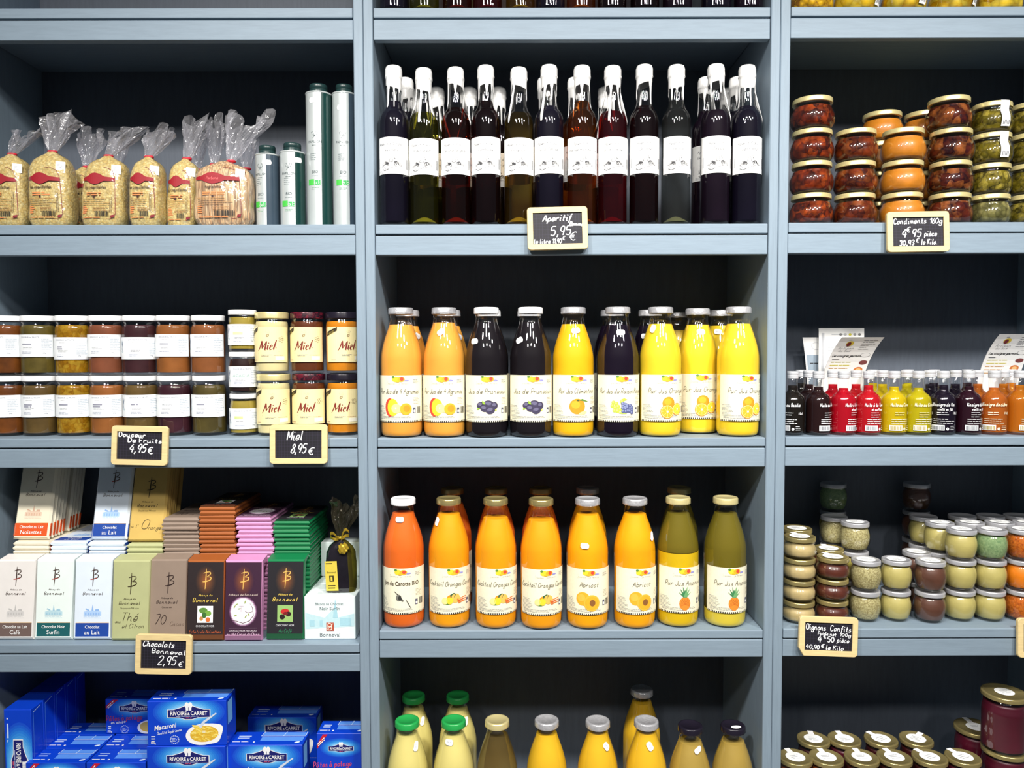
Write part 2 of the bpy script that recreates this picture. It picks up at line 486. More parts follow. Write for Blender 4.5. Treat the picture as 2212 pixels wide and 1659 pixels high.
XP = [at(x, 757, 0).x for x in (770.5, 791.3, 812.0, 1657.3, 1677.7, 1699.0)]
DEPTH = 0.30
WL, WR = 0.811, 0.668
XL0 = XP[0]-WL; XR1 = XP[5]+WR
def zrow(px, ys): return [at(px, y, 0.0).z for y in ys]
SH = {
 'L': [zrow(560, r) for r in ([16.5, 38.2, 41.5, 85.2], [484.7, 505.5, 507.7, 550.3], [947, 966.3, 969.8, 1010.2], [1392, 1411, 1414.5, 1452.5])],
 'C': [zrow(1235, r) for r in ([15.5, 36.8, 39.5, 84], [483.6, 504.8, 508, 550], [946, 965.2, 968.7, 1009.5], [1362, 1380.5, 1383.5, 1421.5])],
 'R': [zrow(1740, r) for r in ([13.5, 34, 37, 81], [480.5, 502, 504, 547], [944.5, 963, 967, 1007], [1359, 1379, 1381.5, 1419])],
}
zbot = at(1000, 1537, 0.075).z - 0.274      # lowest shelf in view, below the frame
for k in SH: SH[k].append([zbot, zbot-0.020, zbot-0.023, zbot-0.065])
Z = {k: [r[0] for r in v] for k, v in SH.items()}   # shelf tops
LBL = {'L': 'left blue-grey shelving unit stocked with pasta bags, jams and chocolate bars', 'C': 'middle blue-grey shelving unit stocked with tall juice and aperitif bottles',
       'R': 'right blue-grey shelving unit stocked with condiment jars and tiny oil bottles'}
for k, x0, x1, p0, p1 in (('L', XL0, XP[0], XL0-0.021, XP[1]-0.0004), ('C', XP[2], XP[3], XP[1]+0.0004, XP[4]-0.0004), ('R', XP[5], XR1, XP[4]+0.0004, XR1+0.021)):
    u = thing('shelving_unit', LBL[k], 'shelf unit', ((x0+x1)/2, 0, 0))
    cx = (x0+x1)/2
    for a, b in ((p0, x0), (x1, p1)):
        mb = MB(); mb.box(a-cx, b-cx, 0, DEPTH+0.012, 0, 2.72, WOOD_V, 0.0015); part('side_panel', mb.mesh('side_panel'), u)
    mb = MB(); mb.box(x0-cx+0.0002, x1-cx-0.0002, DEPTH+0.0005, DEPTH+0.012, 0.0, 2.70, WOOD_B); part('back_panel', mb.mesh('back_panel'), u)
    for r in SH[k]:
        hw = (x1-x0)/2-0.0013
        mb = MB(); mb.box(-hw, hw, 0.001, DEPTH, r[1], r[0], WOOD_H, 0.0018, 2); part('shelf_board', mb.mesh('shelf_board'), u)
        mb = MB(); mb.box(-hw-0.0004, hw+0.0004, 0.003, 0.022, r[3], r[2], WOOD_H, 0.0018, 2); part('apron', mb.mesh('apron'), u)
    # top board above the frame so that the lamps do not shine in from above
    mb = MB(); mb.box(-hw, hw, 0.001, DEPTH, 2.66, 2.68, WOOD_H, 0.0018); part('shelf_board', mb.mesh('shelf_board'), u)
# ------------------------------------------------------------------ shared caps and metals
SILVER = pm('silver_foil_metal', C(216, 216, 220), 0.25, 0.55, bump=0.35, scale=180, var=0.12)
SILVER_S = pm('silver_lid_metal', C(206, 207, 212), 0.3, 0.5, var=0.04)
GOLD_L = pm('pale_gold_lid', C(236, 222, 160), 0.28, 0.45, var=0.04)
GOLD_D = pm('gold_lid', C(184, 168, 112), 0.26, 0.65, var=0.05)
WHITE_CAP = pm('white_painted_cap', C(244, 246, 248), 0.3, 0.0, var=0.02)
GREEN_CAP = pm('green_painted_cap', C(40, 160, 78), 0.3, 0.0, var=0.03)
BLACK_CAP = pm('black_painted_cap', C(30, 26, 38), 0.25, 0.0, var=0.05)
STICKER = pm('white_price_sticker', C(252, 252, 252), 0.5, var=0.01)

def sticker_mesh(prof, u, v, rot, w=0.018, h=0.0115, grow=0.0012, key=None):
    def fn(mb):
        M = placedM(profM(prof, grow), u, v, rot)
        c = Canvas(M, mb, 0.004, 0.004)
        b = 0.003
        P = [(-w/2+b, -h/2), (w/2-b, -h/2), (w/2, -h/2+b), (w/2, h/2-b), (w/2-b, h/2), (-w/2+b, h/2), (-w/2, h/2-b), (-w/2, -h/2+b)]
        c.poly(P, STICKER, 0); c.lines(-w*0.25, w*0.25, 0.0, 1, 0.003, 0.0012, LGREY, 1, 4)
    return cached('price_sticker_%s_%.3f_%.3f_%d' % (key, u, v, rot), fn)

# ------------------------------------------------------------------ aperitif bottles with dripping wax seals
AP_BODY = [(0.0, 0.004), (0.022, 0.002), (0.0275, 0.0), (0.0303, 0.003), (0.0308, 0.008), (0.0308, 0.215)] + smoothprof([(0.0308, 0.215), (0.0301, 0.230), (0.0262, 0.243), (0.0195, 0.254), (0.0162, 0.266), (0.0153, 0.285)], 5)[1:] + [(0.0150, 0.320), (0.0163, 0.322), (0.0163, 0.340), (0.0148, 0.343), (0.0, 0.3432)]
AP_LIQ = lambda top: [(0.0, 0.006), (0.026, 0.005), (0.0293, 0.010), (0.0293, 0.214)] + [(r-0.0016, z) for r, z in AP_BODY if 0.2155 < z < top] + [(rprof(AP_BODY, top)-0.0016, top), (0.0, top)]
def ap_glass(mb): mb.lathe(AP_BODY, GLASS, 40)
def wax_fn(seed):
    def fn(mb):
        r = random.Random(seed); WAX = pm('white_sealing_wax', C(246, 246, 244), 0.32, var=0.02, coat=0.3)
        N = 240; drips = []
        a = r.uniform(0, 1)
        while a < 2*PI:
            drips.append((a, r.choice((0.012, 0.02, 0.03, 0.045, 0.06, 0.085)), r.uniform(0.07, 0.115))); a += r.uniform(0.6, 1.5)
        base = 0.302 + r.uniform(-0.004, 0.003); ph = r.uniform(0, 6)
        vs, fs = [], []; ROWS = 16
        for k in range(N):
            t = 2*PI*k/N; e = base + 0.005*math.sin(t+ph)
            for a0, l, wd in drips:
                d = abs((t-a0+PI) % (2*PI)-PI)
                e = min(e, base + 0.004 - (l+0.004)*max(0.0, 1-(d/wd)**6)**0.5) if d < wd*2.2 and d < wd else (min(e, base-0.012*max(0, 1-(d-wd)/(wd*1.2))) if d < wd*2.2 else e)
            e = max(e, 0.222)
            for i in range(ROWS+1):
                z = 0.3420-(0.3420-e)*(i/ROWS)**0.9
                rr = max(rprof(AP_BODY, z), 0.0146 if z > 0.27 else 0) + 0.0013 - (0.0009 if i == ROWS else 0) + (0.0006 if abs(z-0.322) < 0.002 else 0)
                vs.append((rr*math.sin(t), -rr*math.cos(t), z))
        for k in range(N):
            k2 = (k+1) % N
            for i in range(ROWS): fs.append((k*(ROWS+1)+i, k*(ROWS+1)+i+1, k2*(ROWS+1)+i+1, k2*(ROWS+1)+i))
        mb.add(vs, fs, WAX, True)
        mb.lathe([(0.0162, 0.3420), (0.0158, 0.3450), (0.0135, 0.3466), (0.0, 0.3470)], WAX, 36)
    return fn
AP_TXT = [('Ap\u00e9ritif Sirop', 'aux Noix'), ('Ap\u00e9ritif au', 'Fleur de R'), ('Ap\u00e9ritif \u00e0', 'la Chataigne'), ('Ap\u00e9ritif de', 'Framboise'), ('Ap\u00e9ritif au', 'Poire vin'), ('Ap\u00e9ritif au', '\u00e0 la Cerise'), ('Ap\u00e9ritif', 'Orange mandarine'), ('Ap\u00e9ritif', '\u00e0 la Fraise'), ('Ap\u00e9ritif', 'Griotte'), ('Ap\u00e9ritif', 'Prune'), ('Ap\u00e9ritif', 'Cassis'), ('Ap\u00e9ritif au', 'Gentiane')]
def engraving(c, u, v, s, seed):
    """a little pen drawing of a tower among hills"""
    r = random.Random(seed); D = ink(58, 58, 62); G = ink(140, 140, 144)
    L = lambda P, w=0.0005, m=D: c.line([(u+x*s, v+y*s) for x, y in P], w*1.5, m, 2)
    L([(-0.15, 0.1), (0.0, 0.55), (0.15, 0.1)]); L([(-0.12, 0.12), (-0.1, -0.35), (0.12, -0.38), (0.13, 0.12)], 0.0004, G); L([(-0.16, 0.1), (0.0, 0.04), (0.16, 0.1)])
    for sx in (-1, 1):
        for k in range(9):
            x = sx*(0.22+k*0.065); h = 0.12-abs(k-3)*0.03
            L([(x, h), (x+0.05, h-r.uniform(0.12, 0.3)), (x+0.09*sx, h-r.uniform(0.2, 0.3))], 0.0007 if k < 5 else 0.0004, D if k < 6 else G)
    c.ell(u-0.32*s, v-0.05*s, 0.14*s, 0.07*s, D, 2, -20); c.ell(u+0.32*s, v+0.05*s, 0.12*s, 0.06*s, ink(84, 84, 88), 2, 15)
    L([(-0.7, -0.2), (-0.45, -0.5), (0.0, -0.42), (0.35, -0.3), (0.8, -0.25)], 0.0006, G); L([(-0.72, -0.5), (-0.5, -0.62), (-0.2, -0.5)], 0.0009, D)
    L([(0.22, 0.5), (0.26, 0.35)], 0.0006, G); L([(0.24, 0.33), (0.32, 0.25)], 0.0008, D)
    for k in range(6): L([(0.3+k*0.08, -0.3), (0.3+k*0.08, -0.42)], 0.0003, G)
def ap_label(i):
    def fn(mb):
        c = Canvas(cylM(0.0312), mb, 0.0035); w, b, t = 0.0415, 0.1085, 0.1872
        if i == 9: w = 0.036
        c.rect(-w, b, w, t, WHITE, 0)
        for q in ((0.0015, 0.0004),): c.line([(-w+q[0], b+q[0]), (w-q[0], b+q[0])], q[1], GREYINK, 1); c.line([(-w+q[0], t-q[0]), (w-q[0], t-q[0])], q[1], GREYINK, 1)
        for sx in (-1, 1): c.line([(sx*(w-0.0015), b+0.0015), (sx*(w-0.0015), t-0.0015)], 0.0004, GREYINK, 1)
        a, d = AP_TXT[i % 12]
        c.pen(a, -0.006, 0.1700, 0.0058, GREYINK, 2, 0.0006, 0.25, sx=0.85); c.pen(d, -0.002, 0.1575, 0.0058, GREYINK, 2, 0.0006, 0.35, sx=0.8)
        engraving(c, -0.002, 0.1325, 0.0275, i)
        c.lines(-0.03, -0.012, 0.1150, 3, 0.0022, 0.0006, LGREY, 2, i); c.bars(0.03, 0.036, 0.120, 0.142, GREYINK, 2); c.rect(-0.036, 0.122, -0.0335, 0.144, LGREY, 2)
    return cached('aperitif_label_%d' % i, fn)
AP_COL = {
 'navy': pm('wine_ink_blue', C(14, 11, 25), 0.5, var=0.2, scale=12, spec=0.05), 'plum': pm('wine_dark_plum', C(20, 10, 22), 0.5, var=0.2, scale=12, spec=0.05),
 'darkred': tint('wine_dark_red', (0.16, 0.01, 0.016, 1), 0.3, C(26, 6, 10)), 'red': tint('wine_red', (0.45, 0.01, 0.03, 1), 0.22, C(70, 8, 20)),
 'amberred': tint('wine_red_amber', (0.50, 0.10, 0.02, 1), 0.12, C(44, 18, 12)), 'amber': tint('wine_amber', (0.75, 0.34, 0.06, 1), 0.10, C(100, 60, 22)),
 'gold': tint('wine_gold', (0.72, 0.56, 0.18, 1), 0.045, C(120, 100, 48)), 'yg': tint('wine_pale_green', (0.62, 0.60, 0.20, 1), 0.045, C(96, 98, 40)),
 'clear': tint('wine_clear', (0.50, 0.52, 0.51, 1), 0.03, C(150, 152, 150)),
}
AP_NAME = {'navy': 'ink-blue', 'plum': 'dark plum', 'darkred': 'dark red', 'red': 'bright red', 'amberred': 'amber-red', 'amber': 'orange-amber', 'gold': 'golden', 'yg': 'pale green', 'clear': 'water-clear'}
_wx = [0]
AZ = (1, 1, 0.942)
def aperitif(px, py, Y, z, colr, li, label, group, lv=0.27, wax=None, az=0.942):
    AZ = (1, 1, az)
    x = at(px, py, Y).x
    t = thing('aperitif_bottle', label, 'bottle', (x, Y, z+UP), 0.0, group)
    part('glass', cached('aperitif_glass', ap_glass), t, label='clear glass', scale=AZ)
    part('drink', cached('drink_%s_%.3f' % (colr, lv), lambda mb: mb.lathe(AP_LIQ(lv), AP_COL[colr], 32)), t, label=AP_NAME[colr]+' drink', scale=AZ)
    _wx[0] += 1; s = _wx[0] % 6 if wax is None else wax
    part('wax_seal', cached('wax_%d' % s, wax_fn(100+s)), t, rot=(0, 0, _wx[0]*1.37), label='dripping white wax seal', scale=AZ)
    if li is not None: part('label', ap_label(li), t, label='white paper label', scale=AZ)
    if colr in ('yg', 'gold', 'clear', 'amber', 'amberred', 'red'):
        def punt(mb): mb.lathe([(0.0268, 0.0065), (0.020, 0.012), (0.012, 0.017), (0.005, 0.020), (0.0, 0.0205)], glassmat('pale_punt_glass', (0.9, 0.88, 0.5), 0.9, 0.1, 0.45, (0.75, 0.72, 0.35)), 28)
        part('punt', cached('punt', punt), t, scale=AZ)
    if colr in ('yg', 'gold', 'amber', 'amberred', 'red'):
        def back(mb):
            c = Canvas(cylM(0.0312), mb, 0.0035); c.rect(-0.028, 0.0985, 0.028, 0.170, pm('back_label_paper', C(250, 238, 170), 0.7), 0)
        part('back_label', cached('back_label', back), t, rot=(0, 0, PI), scale=AZ)
    return t
AP = [(852, 'navy'), (916.5, 'yg'), (985, 'amberred'), (1050, 'darkred'), (1121, 'gold'), (1186, 'navy'), (1257, 'amber'), (1323, 'red'), (1391, 'darkred'), (1460, 'clear'), (1545, 'plum'), (1612, 'navy')]
for i, (px, cc) in enumerate(AP):
    aperitif(px, 335, 0.036, Z['C'][1], cc, i, '%s aperitif bottle with white wax seal, %s from the left in the front row' % (AP_NAME[cc], ORD[i+1]), 'aperitif bottles in the front row',
             0.2695-0.012*((i*5) % 3) if cc != 'yg' else 0.247, None, (0.945, 0.930, 0.934, 0.945, 0.933, 0.947, 0.943, 0.941, 0.947, 0.945, 0.949, 0.943)[i])
_pl = {2: 'second', 3: 'third', 4: 'fourth'}
for px, Y, cc, n, who in ((877, 0.104, 'navy', 2, 'leftmost ink-blue bottle'), (944, 0.165, 'yg', 2, 'pale green bottle'), (1014, 0.165, 'amberred', 2, 'amber-red bottle'), (886, 0.172, 'navy', 3, 'leftmost ink-blue bottle'), (1178, 0.104, 'navy', 2, 'sixth front bottle'),
                          (1077, 0.165, 'darkred', 2, 'fourth front bottle'), (1243, 0.104, 'amber', 2, 'orange-amber bottle'), (1308, 0.165, 'red', 2, 'bright red bottle'), (1524, 0.104, 'plum', 2, 'dark plum bottle'), (1591, 0.104, 'navy', 2, 'rightmost ink-blue bottle'), (1570, 0.172, 'navy', 3, 'rightmost ink-blue bottle')):
    aperitif(px, 335, Y, Z['C'][1], cc, 11 if cc == 'navy' else 2, 'wax-sealed aperitif bottle standing %s behind the %s' % ('directly' if n == 2 else 'farthest back', who), 'aperitif bottles in the rear rows')
for i, (px, cc) in enumerate(((852, 'navy'), (917, 'yg'), (988, 'amberred'), (1053, 'red'), (1124, 'gold'), (1189, 'navy'), (1255, 'amber'), (1322, 'darkred'), (1393, 'darkred'), (1463, 'plum'), (1547, 'navy'), (1617, 'plum'))):
    aperitif(px, 5, 0.036, Z['C'][0], cc, (i+3) % 12, 'base of %s bottle on the topmost middle shelf, %s from the left' % (AP_NAME[cc], ORD[i+1]), 'bottles on the topmost middle shelf')

# ------------------------------------------------------------------ litre juice bottles
JU = [(0.0, 0.003), (0.030, 0.001), (0.0345, 0.0)] + smoothprof([(0.0345, 0.0), (0.0405, 0.0028), (0.0436, 0.009), (0.0444, 0.018)], 4)[1:] + [(0.0446, 0.025), (0.0446, 0.132)] + smoothprof([(0.0446, 0.132), (0.0446, 0.158), (0.0436, 0.174), (0.0395, 0.194), (0.0335, 0.214), (0.0272, 0.232), (0.0238, 0.243), (0.0226, 0.250)], 5)[1:] + [(0.0224, 0.258), (0.0240, 0.2595), (0.0240, 0.262), (0.0224, 0.263), (0.0220, 0.270), (0.0, 0.2702)]
def ju_liq(z0, z1):
    z0i = z0 if z0 > 0.004 else None
    P = [(0.0, 0.0045), (0.034, 0.0035)] if z0i is None else [(0.0, z0), (rprof(JU, z0)-0.0016, z0)]
    P += [(r-0.0016, z) for r, z in JU if max(z0, 0.0025) < z < z1 and r > 0.004]
    return P + [(rprof(JU, z1)-0.0016, z1), None, (0.0, z1+0.0002)]
def cap_fn(mat, rr=0.0262, z0=0.2605, z1=0.2742, ring=True):
    def fn(mb):
        P = [(rr-0.0006, z0), (rr+0.0004, z0+0.001), (rr, z0+0.003), (rr, z1-0.003), (rr-0.0012, z1-0.0006), (rr-0.003, z1)]
        if ring: P += [(rr-0.006, z1), (rr-0.007, z1-0.0009), (0.0, z1-0.0009)]
        else: P += [(0.0, z1)]
        mb.lathe([(rr-0.004, z0+0.0005), (rr-0.0006, z0), None] + P, mat, 40)
        vs = []
    return fn
CAPS = {'silver': SILVER, 'white': WHITE_CAP, 'gold': GOLD_D, 'green': GREEN_CAP, 'black': BLACK_CAP, 'pgold': GOLD_L}
OR1, OR2, YE, RE, GRN = ink(240, 150, 30), ink(246, 176, 40), ink(250, 214, 50), ink(214, 72, 52), ink(92, 140, 58)
PUR, PUR2, PALEY = ink(62, 56, 84), ink(104, 100, 130), ink(250, 238, 150)
def art_agrumes(c):
    c.ell(-0.016, 0.062, 0.010, 0.0165, RE, 2); c.ell(-0.0105, 0.062, 0.0105, 0.0155, YE, 3); c.ell(-0.0055, 0.0615, 0.003, 0.003, WHITE, 4); c.rect(-0.003, 0.0535, 0.010, 0.0655, PALEY, 4)
    c.ell(-0.004, 0.0600, 0.009, 0.0085, PALEY, 4); c.ell(0.013, 0.0590, 0.0105, 0.0105, OR2, 5); c.ell(0.0145, 0.060, 0.006, 0.006, OR1, 6)
def art_prunes(c):
    for x, y, a, b, r in ((-0.013, 0.066, 0.007, 0.0055, 20), (0.002, 0.0675, 0.0095, 0.007, -10), (0.0125, 0.065, 0.006, 0.0065, 0), (-0.006, 0.060, 0.0075, 0.006, -15), (0.005, 0.0565, 0.0085, 0.0065, 15)):
        c.ell(x, y, a, b, PUR, 3, r); c.ell(x-0.001, y+0.0015, a*0.6, b*0.5, PUR2, 4, r); c.line([(x-a*0.6, y), (x, y-b*0.3), (x+a*0.6, y+b*0.2)], 0.0006, PUR, 5)
    c.poly([(-0.010, 0.074), (-0.006, 0.072), (-0.004, 0.067), (-0.009, 0.068)], ink(150, 190, 60), 5); c.ell(-0.016, 0.060, 0.004, 0.002, ink(150, 190, 60), 2, 30); c.ell(0.013, 0.058, 0.004, 0.0022, ink(190, 205, 90), 2, -30)
def art_clementine(c):
    c.ell(0.000, 0.063, 0.0145, 0.0140, OR1, 2); c.ell(-0.003, 0.066, 0.008, 0.007, OR2, 3); c.ell(0.001, 0.074, 0.0025, 0.0015, ink(70, 90, 40), 4)
    c.poly([(0.002, 0.074), (0.009, 0.0765), (0.022, 0.071), (0.012, 0.0725)], GRN, 4); c.ell(0.010, 0.051, 0.008, 0.003, ink(250, 200, 150), 3, 15)
def art_grapes(c):
    r = random.Random(4); G1, G2, B1, B2 = ink(186, 208, 70), ink(214, 226, 120), ink(84, 92, 140), ink(140, 150, 190)
    for x, y in ((-0.016, 0.070), (-0.011, 0.068), (-0.018, 0.064), (-0.013, 0.061), (-0.008, 0.063), (-0.014, 0.056), (-0.009, 0.055), (-0.004, 0.058), (-0.001, 0.072)):
        c.ell(x, y, 0.0036, 0.0036, G1, 2); c.ell(x-0.0008, y+0.001, 0.0018, 0.0018, G2, 3)
    for k in range(17):
        x = 0.001+0.0042*(k % 5)+r.uniform(-0.001, 0.001); y = 0.069-0.0046*(k//5)-0.0018*(k % 5)+r.uniform(-0.001, 0.001)
        c.ell(x, y, 0.0034, 0.0034, B1, 4); c.ell(x-0.0008, y+0.001, 0.0017, 0.0017, B2, 5)
    c.poly([(-0.004, 0.075), (0.003, 0.078), (0.009, 0.075), (0.003, 0.073)], G1, 3); c.poly([(-0.01, 0.052), (0.002, 0.054), (0.008, 0.050), (-0.002, 0.050)], G1, 3)
def art_oranges(c):
    c.ell(0.0015, 0.0685, 0.0115, 0.0115, OR1, 2); c.ell(0.0, 0.071, 0.007, 0.006, OR2, 3)
    for x, y, q in ((-0.001, 0.0535, 0.0125), (0.0185, 0.0575, 0.0110)):
        c.ell(x, y, q, q, OR1, 4); c.ell(x, y, q*0.9, q*0.9, PALEY, 5); c.ell(x, y, q*0.8, q*0.8, OR2 if q > 0.012 else YE, 6); c.ell(x, y, q*0.14, q*0.14, WHITE, 8)
        for k in range(8):
            a = k*PI/4; c.line([(x, y), (x+q*0.78*math.cos(a), y+q*0.78*math.sin(a))], 0.0004, PALEY, 7)
def art_carrots(c):
    D, G = ink(52, 52, 50), ink(120, 120, 112)
    for k in range(6): c.line([(-0.012+k*0.0016, 0.077-k*0.0012), (-0.002+k*0.001, 0.066-k*0.001)], 0.0011, D, 2)
    for k in range(6): c.line([(-0.004+k*0.001, 0.067-k*0.001), (0.012+k*0.0012, 0.059-k*0.0025)], [0.0036, 0.0009], (D, G)[k % 2], 3)
    c.ell(-0.004, 0.066, 0.005, 0.006, G, 3); c.ell(-0.002, 0.0655, 0.003, 0.004, D, 4)
def art_cocktail(c):
    c.ell(-0.006, 0.064, 0.007, 0.007, OR1, 2); c.poly([(-0.007, 0.071), (0.0, 0.0745), (0.004, 0.072), (0.001, 0.066), (-0.006, 0.066)], ink(44, 92, 60), 3); c.ell(0.003, 0.0645, 0.0085, 0.0085, ink(246, 190, 90), 3)
    c.ell(-0.016, 0.060, 0.0058, 0.0062, PALEY, 4); c.ell(-0.016, 0.060, 0.0045, 0.005, ink(236, 228, 150), 5); c.ell(-0.0075, 0.0605, 0.006, 0.0065, YE, 5)
    for k in range(3): c.line([(0.006+k*0.001, 0.0615-k*0.0026), (0.025, 0.0660-k*0.0036)], [0.0032, 0.0010], (ink(232, 120, 50), ink(214, 96, 40))[k % 2], 6+k)
    c.ell(-0.012, 0.0545, 0.005, 0.0015, GRN, 3)
def art_abricot(c):
    c.ell(-0.011, 0.065, 0.0125, 0.0125, OR2, 2); c.ell(-0.014, 0.067, 0.007, 0.007, ink(250, 190, 70), 3); c.ell(0.005, 0.0575, 0.0145, 0.0150, ink(246, 186, 60), 4); c.ell(0.005, 0.0575, 0.0118, 0.0122, OR2, 5); c.ell(0.006, 0.058, 0.0052, 0.0060, ink(140, 92, 44), 6)
def art_ananas(c):
    c.ell(0.0, 0.0535, 0.0105, 0.0125, ink(232, 140, 46), 2)
    for k in range(5):
        c.line([(-0.009+k*0.002, 0.0475+k*0.001), (-0.004+k*0.003, 0.063-k*0.001)], 0.0005, ink(190, 96, 30), 3); c.line([(0.009-k*0.002, 0.0475+k*0.001), (0.004-k*0.003, 0.063-k*0.001)], 0.0005, ink(190, 96, 30), 3)
    for k, (dx, dy) in enumerate(((-0.012, 0.010), (0.012, 0.010), (-0.009, 0.016), (0.009, 0.016), (-0.004, 0.020), (0.004, 0.020), (0.0, 0.015))):
        c.poly([(-0.003, 0.065), (0.003, 0.065), (dx, 0.065+dy)], (ink(60, 130, 80), ink(110, 170, 110))[k % 2], 3+k % 2)
ART = {'agrumes': (art_agrumes, 'Pur Jus de 4 Agrumes'), 'prunes': (art_prunes, 'Jus de Pruneaux'), 'clementine': (art_clementine, 'Pur Jus Cl\u00e9mentine'), 'raisin': (art_grapes, 'Pur Jus de Raisin Rouge'),
       'orange': (art_oranges, 'Pur Jus Orange'), 'carotte': (art_carrots, 'Jus de Carotte BIO'), 'cocktail': (art_cocktail, 'Cocktail Oranges Carottes'), 'abricot': (art_abricot, 'Abricot'), 'ananas': (art_ananas, 'Pur Jus Ananas')}
def ju_label(kind):
    def fn(mb):
        c = Canvas(cylM(0.0450), mb, 0.004); w, b, t = 0.062, 0.0325, 0.1290
        c.rect(-w, b+0.003, w, t, CREAM, 0)
        n = 56; s = 2*w/n
        for k in range(n): c.rect(-w+k*s, b, -w+(k+1)*s, b+0.003, (CREAM, BLACK)[k % 2], 0)
        # fruit emblem in its bracket
        b2_ = cylM(0.0450); ce = Canvas(lambda u, v, o: b2_(u*1.4, 0.1155+(v-0.1165)*1.35, o), mb, 0.003)
        ce.ell(-0.004, 0.1205, 0.0055, 0.0042, YE, 2); ce.ell(0.004, 0.1205, 0.0055, 0.0040, OR2, 3); ce.ell(0.005, 0.121, 0.0027, 0.0027, RE, 4); ce.ell(-0.0075, 0.1240, 0.0022, 0.0018, GRN, 3); ce.ell(0.0115, 0.1185, 0.004, 0.0013, ink(150, 150, 214), 2)
        ce.ell(-0.001, 0.1175, 0.003, 0.0016, ink(250, 190, 40), 4)
        c.line([(0.014, 0.1155), (-0.024, 0.1155), (-0.0245, 0.1095), (0.0, 0.1090)], 0.0004, GREYINK, 1); c.text('THOMAS - LE PRINCE', -0.001, 0.1105, 0.0022, GREYINK, 2, track=0.25)
        f, title = ART[kind]; q_ = 1.16; base_ = cylM(0.0450); f(Canvas(lambda u, v, o: base_(u*q_, 0.0635+(v-0.0625)*q_, o), mb, 0.0035))
        if kind == 'carotte': c.text(title, 0.0, 0.0930, 0.0088, ink(66, 46, 26), 3, 0.012, sx=0.78)
        else: c.pen(title, 0.0, 0.0915, 0.0100, ink(96, 92, 80), 3, 0.0008, 0.22, sx=0.56 if len(title) > 17 else 0.72)
        c.lines(-0.056, -0.028, 0.066, 9, 0.0028, 0.0006, GREYINK, 1, 2); c.lines(-0.052, 0.030, 0.0435, 3, 0.0024, 0.0007, GREYINK, 1, 3)
        c.lines(0.031, 0.046, 0.119, 4, 0.0022, 0.0007, GREYINK, 1, 5); c.lines(0.032, 0.048, 0.082, 5, 0.0030, 0.0007, ink(170, 150, 130), 1, 6)
        c.rect(0.0310, 0.0500, 0.0370, 0.0620, ink(88, 88, 110), 1); c.ell(0.0340, 0.0545, 0.0022, 0.0030, WHITE, 2); c.bars(0.041, 0.052, 0.050, 0.064, BLACK, 1)
    return cached('juice_label_'+kind, fn)
JUICE = {
 'citrus': pm('juice_citrus', C(238, 166, 66), 0.5, var=0.05, scale=20, spec=0.15), 'orange': pm('juice_yellow_orange', C(248, 210, 46), 0.5, var=0.05, scale=20, spec=0.15), 'clem': pm('juice_clementine', C(246, 186, 24), 0.5, var=0.05, scale=20, spec=0.15),
 'prune': pm('juice_prune', C(24, 20, 24), 0.5, var=0.1, scale=20, spec=0.05), 'grape': pm('juice_grape', C(20, 12, 27), 0.5, var=0.1, scale=20, spec=0.05), 'carrot': pm('juice_carrot', C(232, 108, 34), 0.5, var=0.06, scale=20, spec=0.15),
 'cocktail': pm('juice_cocktail', C(248, 164, 22), 0.5, var=0.05, scale=20, spec=0.15), 'abricot': pm('juice_apricot', C(250, 172, 18), 0.5, var=0.06, scale=20, spec=0.15), 'ananas': tint('juice_pineapple', (0.62, 0.55, 0.10, 1), 0.5, C(150, 136, 44)),
 'pulpy': pm('juice_pineapple_pulp', C(226, 188, 26), 0.5, var=0.06, scale=20, spec=0.15),
 'pulp': pm('juice_pulp', C(228, 206, 66), 0.4, var=0.06, scale=20), 'applemilk': pm('juice_cloudy_pear', C(232, 218, 132), 0.4, var=0.04, scale=20), 'clearapple': tint('juice_clear_apple', (0.80, 0.70, 0.42, 1), 0.16, C(190, 160, 90)),
 'mango': pm('juice_mango', C(240, 190, 42), 0.5, var=0.05, scale=20, spec=0.15), 'pearbrown': pm('juice_cloudy_apple', C(178, 150, 70), 0.4, var=0.05, scale=20), 'deep': pm('juice_deep_yellow', C(214, 178, 40), 0.4, var=0.05, scale=20),
}
JZ = (1, 1, 0.985)
def juice(px, py, Y, z, kind, liq, cap, label, group, rz=0.0, sticker=None, lv=0.238, sed=None, scl=JZ, lname=None):
    x = at(px, py, Y).x
    t = thing('juice_bottle', label, 'bottle', (x, Y, z+UP), 0.0, group)
    part('glass', cached('juice_glass', lambda mb: mb.lathe(JU, GLASS, 44)), t, scale=scl, label='clear glass')
    if sed:
        part('juice', cached('juice_%s_%.3f_%.3f' % (liq, sed[1], lv), lambda mb: mb.lathe(ju_liq(sed[1], lv), JUICE[liq], 36)), t, scale=scl, label='cleared juice')
        part('sediment', cached('sed_%s_%.3f' % sed, lambda mb: mb.lathe(ju_liq(0.0, sed[1]-0.0006), JUICE[sed[0]], 36)), t, scale=scl, label='settled pulp')
    else: part('juice', cached('juice_%s_%.3f' % (liq, lv), lambda mb: mb.lathe(ju_liq(0.0, lv), JUICE[liq], 36)), t, scale=scl)
    part('cap', cached('juice_cap_'+cap, cap_fn(CAPS[cap])), t, scale=scl, label={'silver': 'crinkled silver cap', 'white': 'white cap', 'gold': 'gold cap', 'pgold': 'pale gold cap', 'green': 'green cap', 'black': 'black cap'}[cap])
    if kind: part('label', ju_label(kind), t, rot=(0, 0, rz), label='cream paper label')
    for st in ([sticker] if sticker and not isinstance(sticker, list) else sticker or []): part('price_sticker', sticker_mesh(JU, *st, key='ju'), t, scale=scl, label='white price sticker')
    return t
z = Z['C'][2]; Y0 = 0.0460
G2 = 'juice bottles in the front row under the aperitifs'
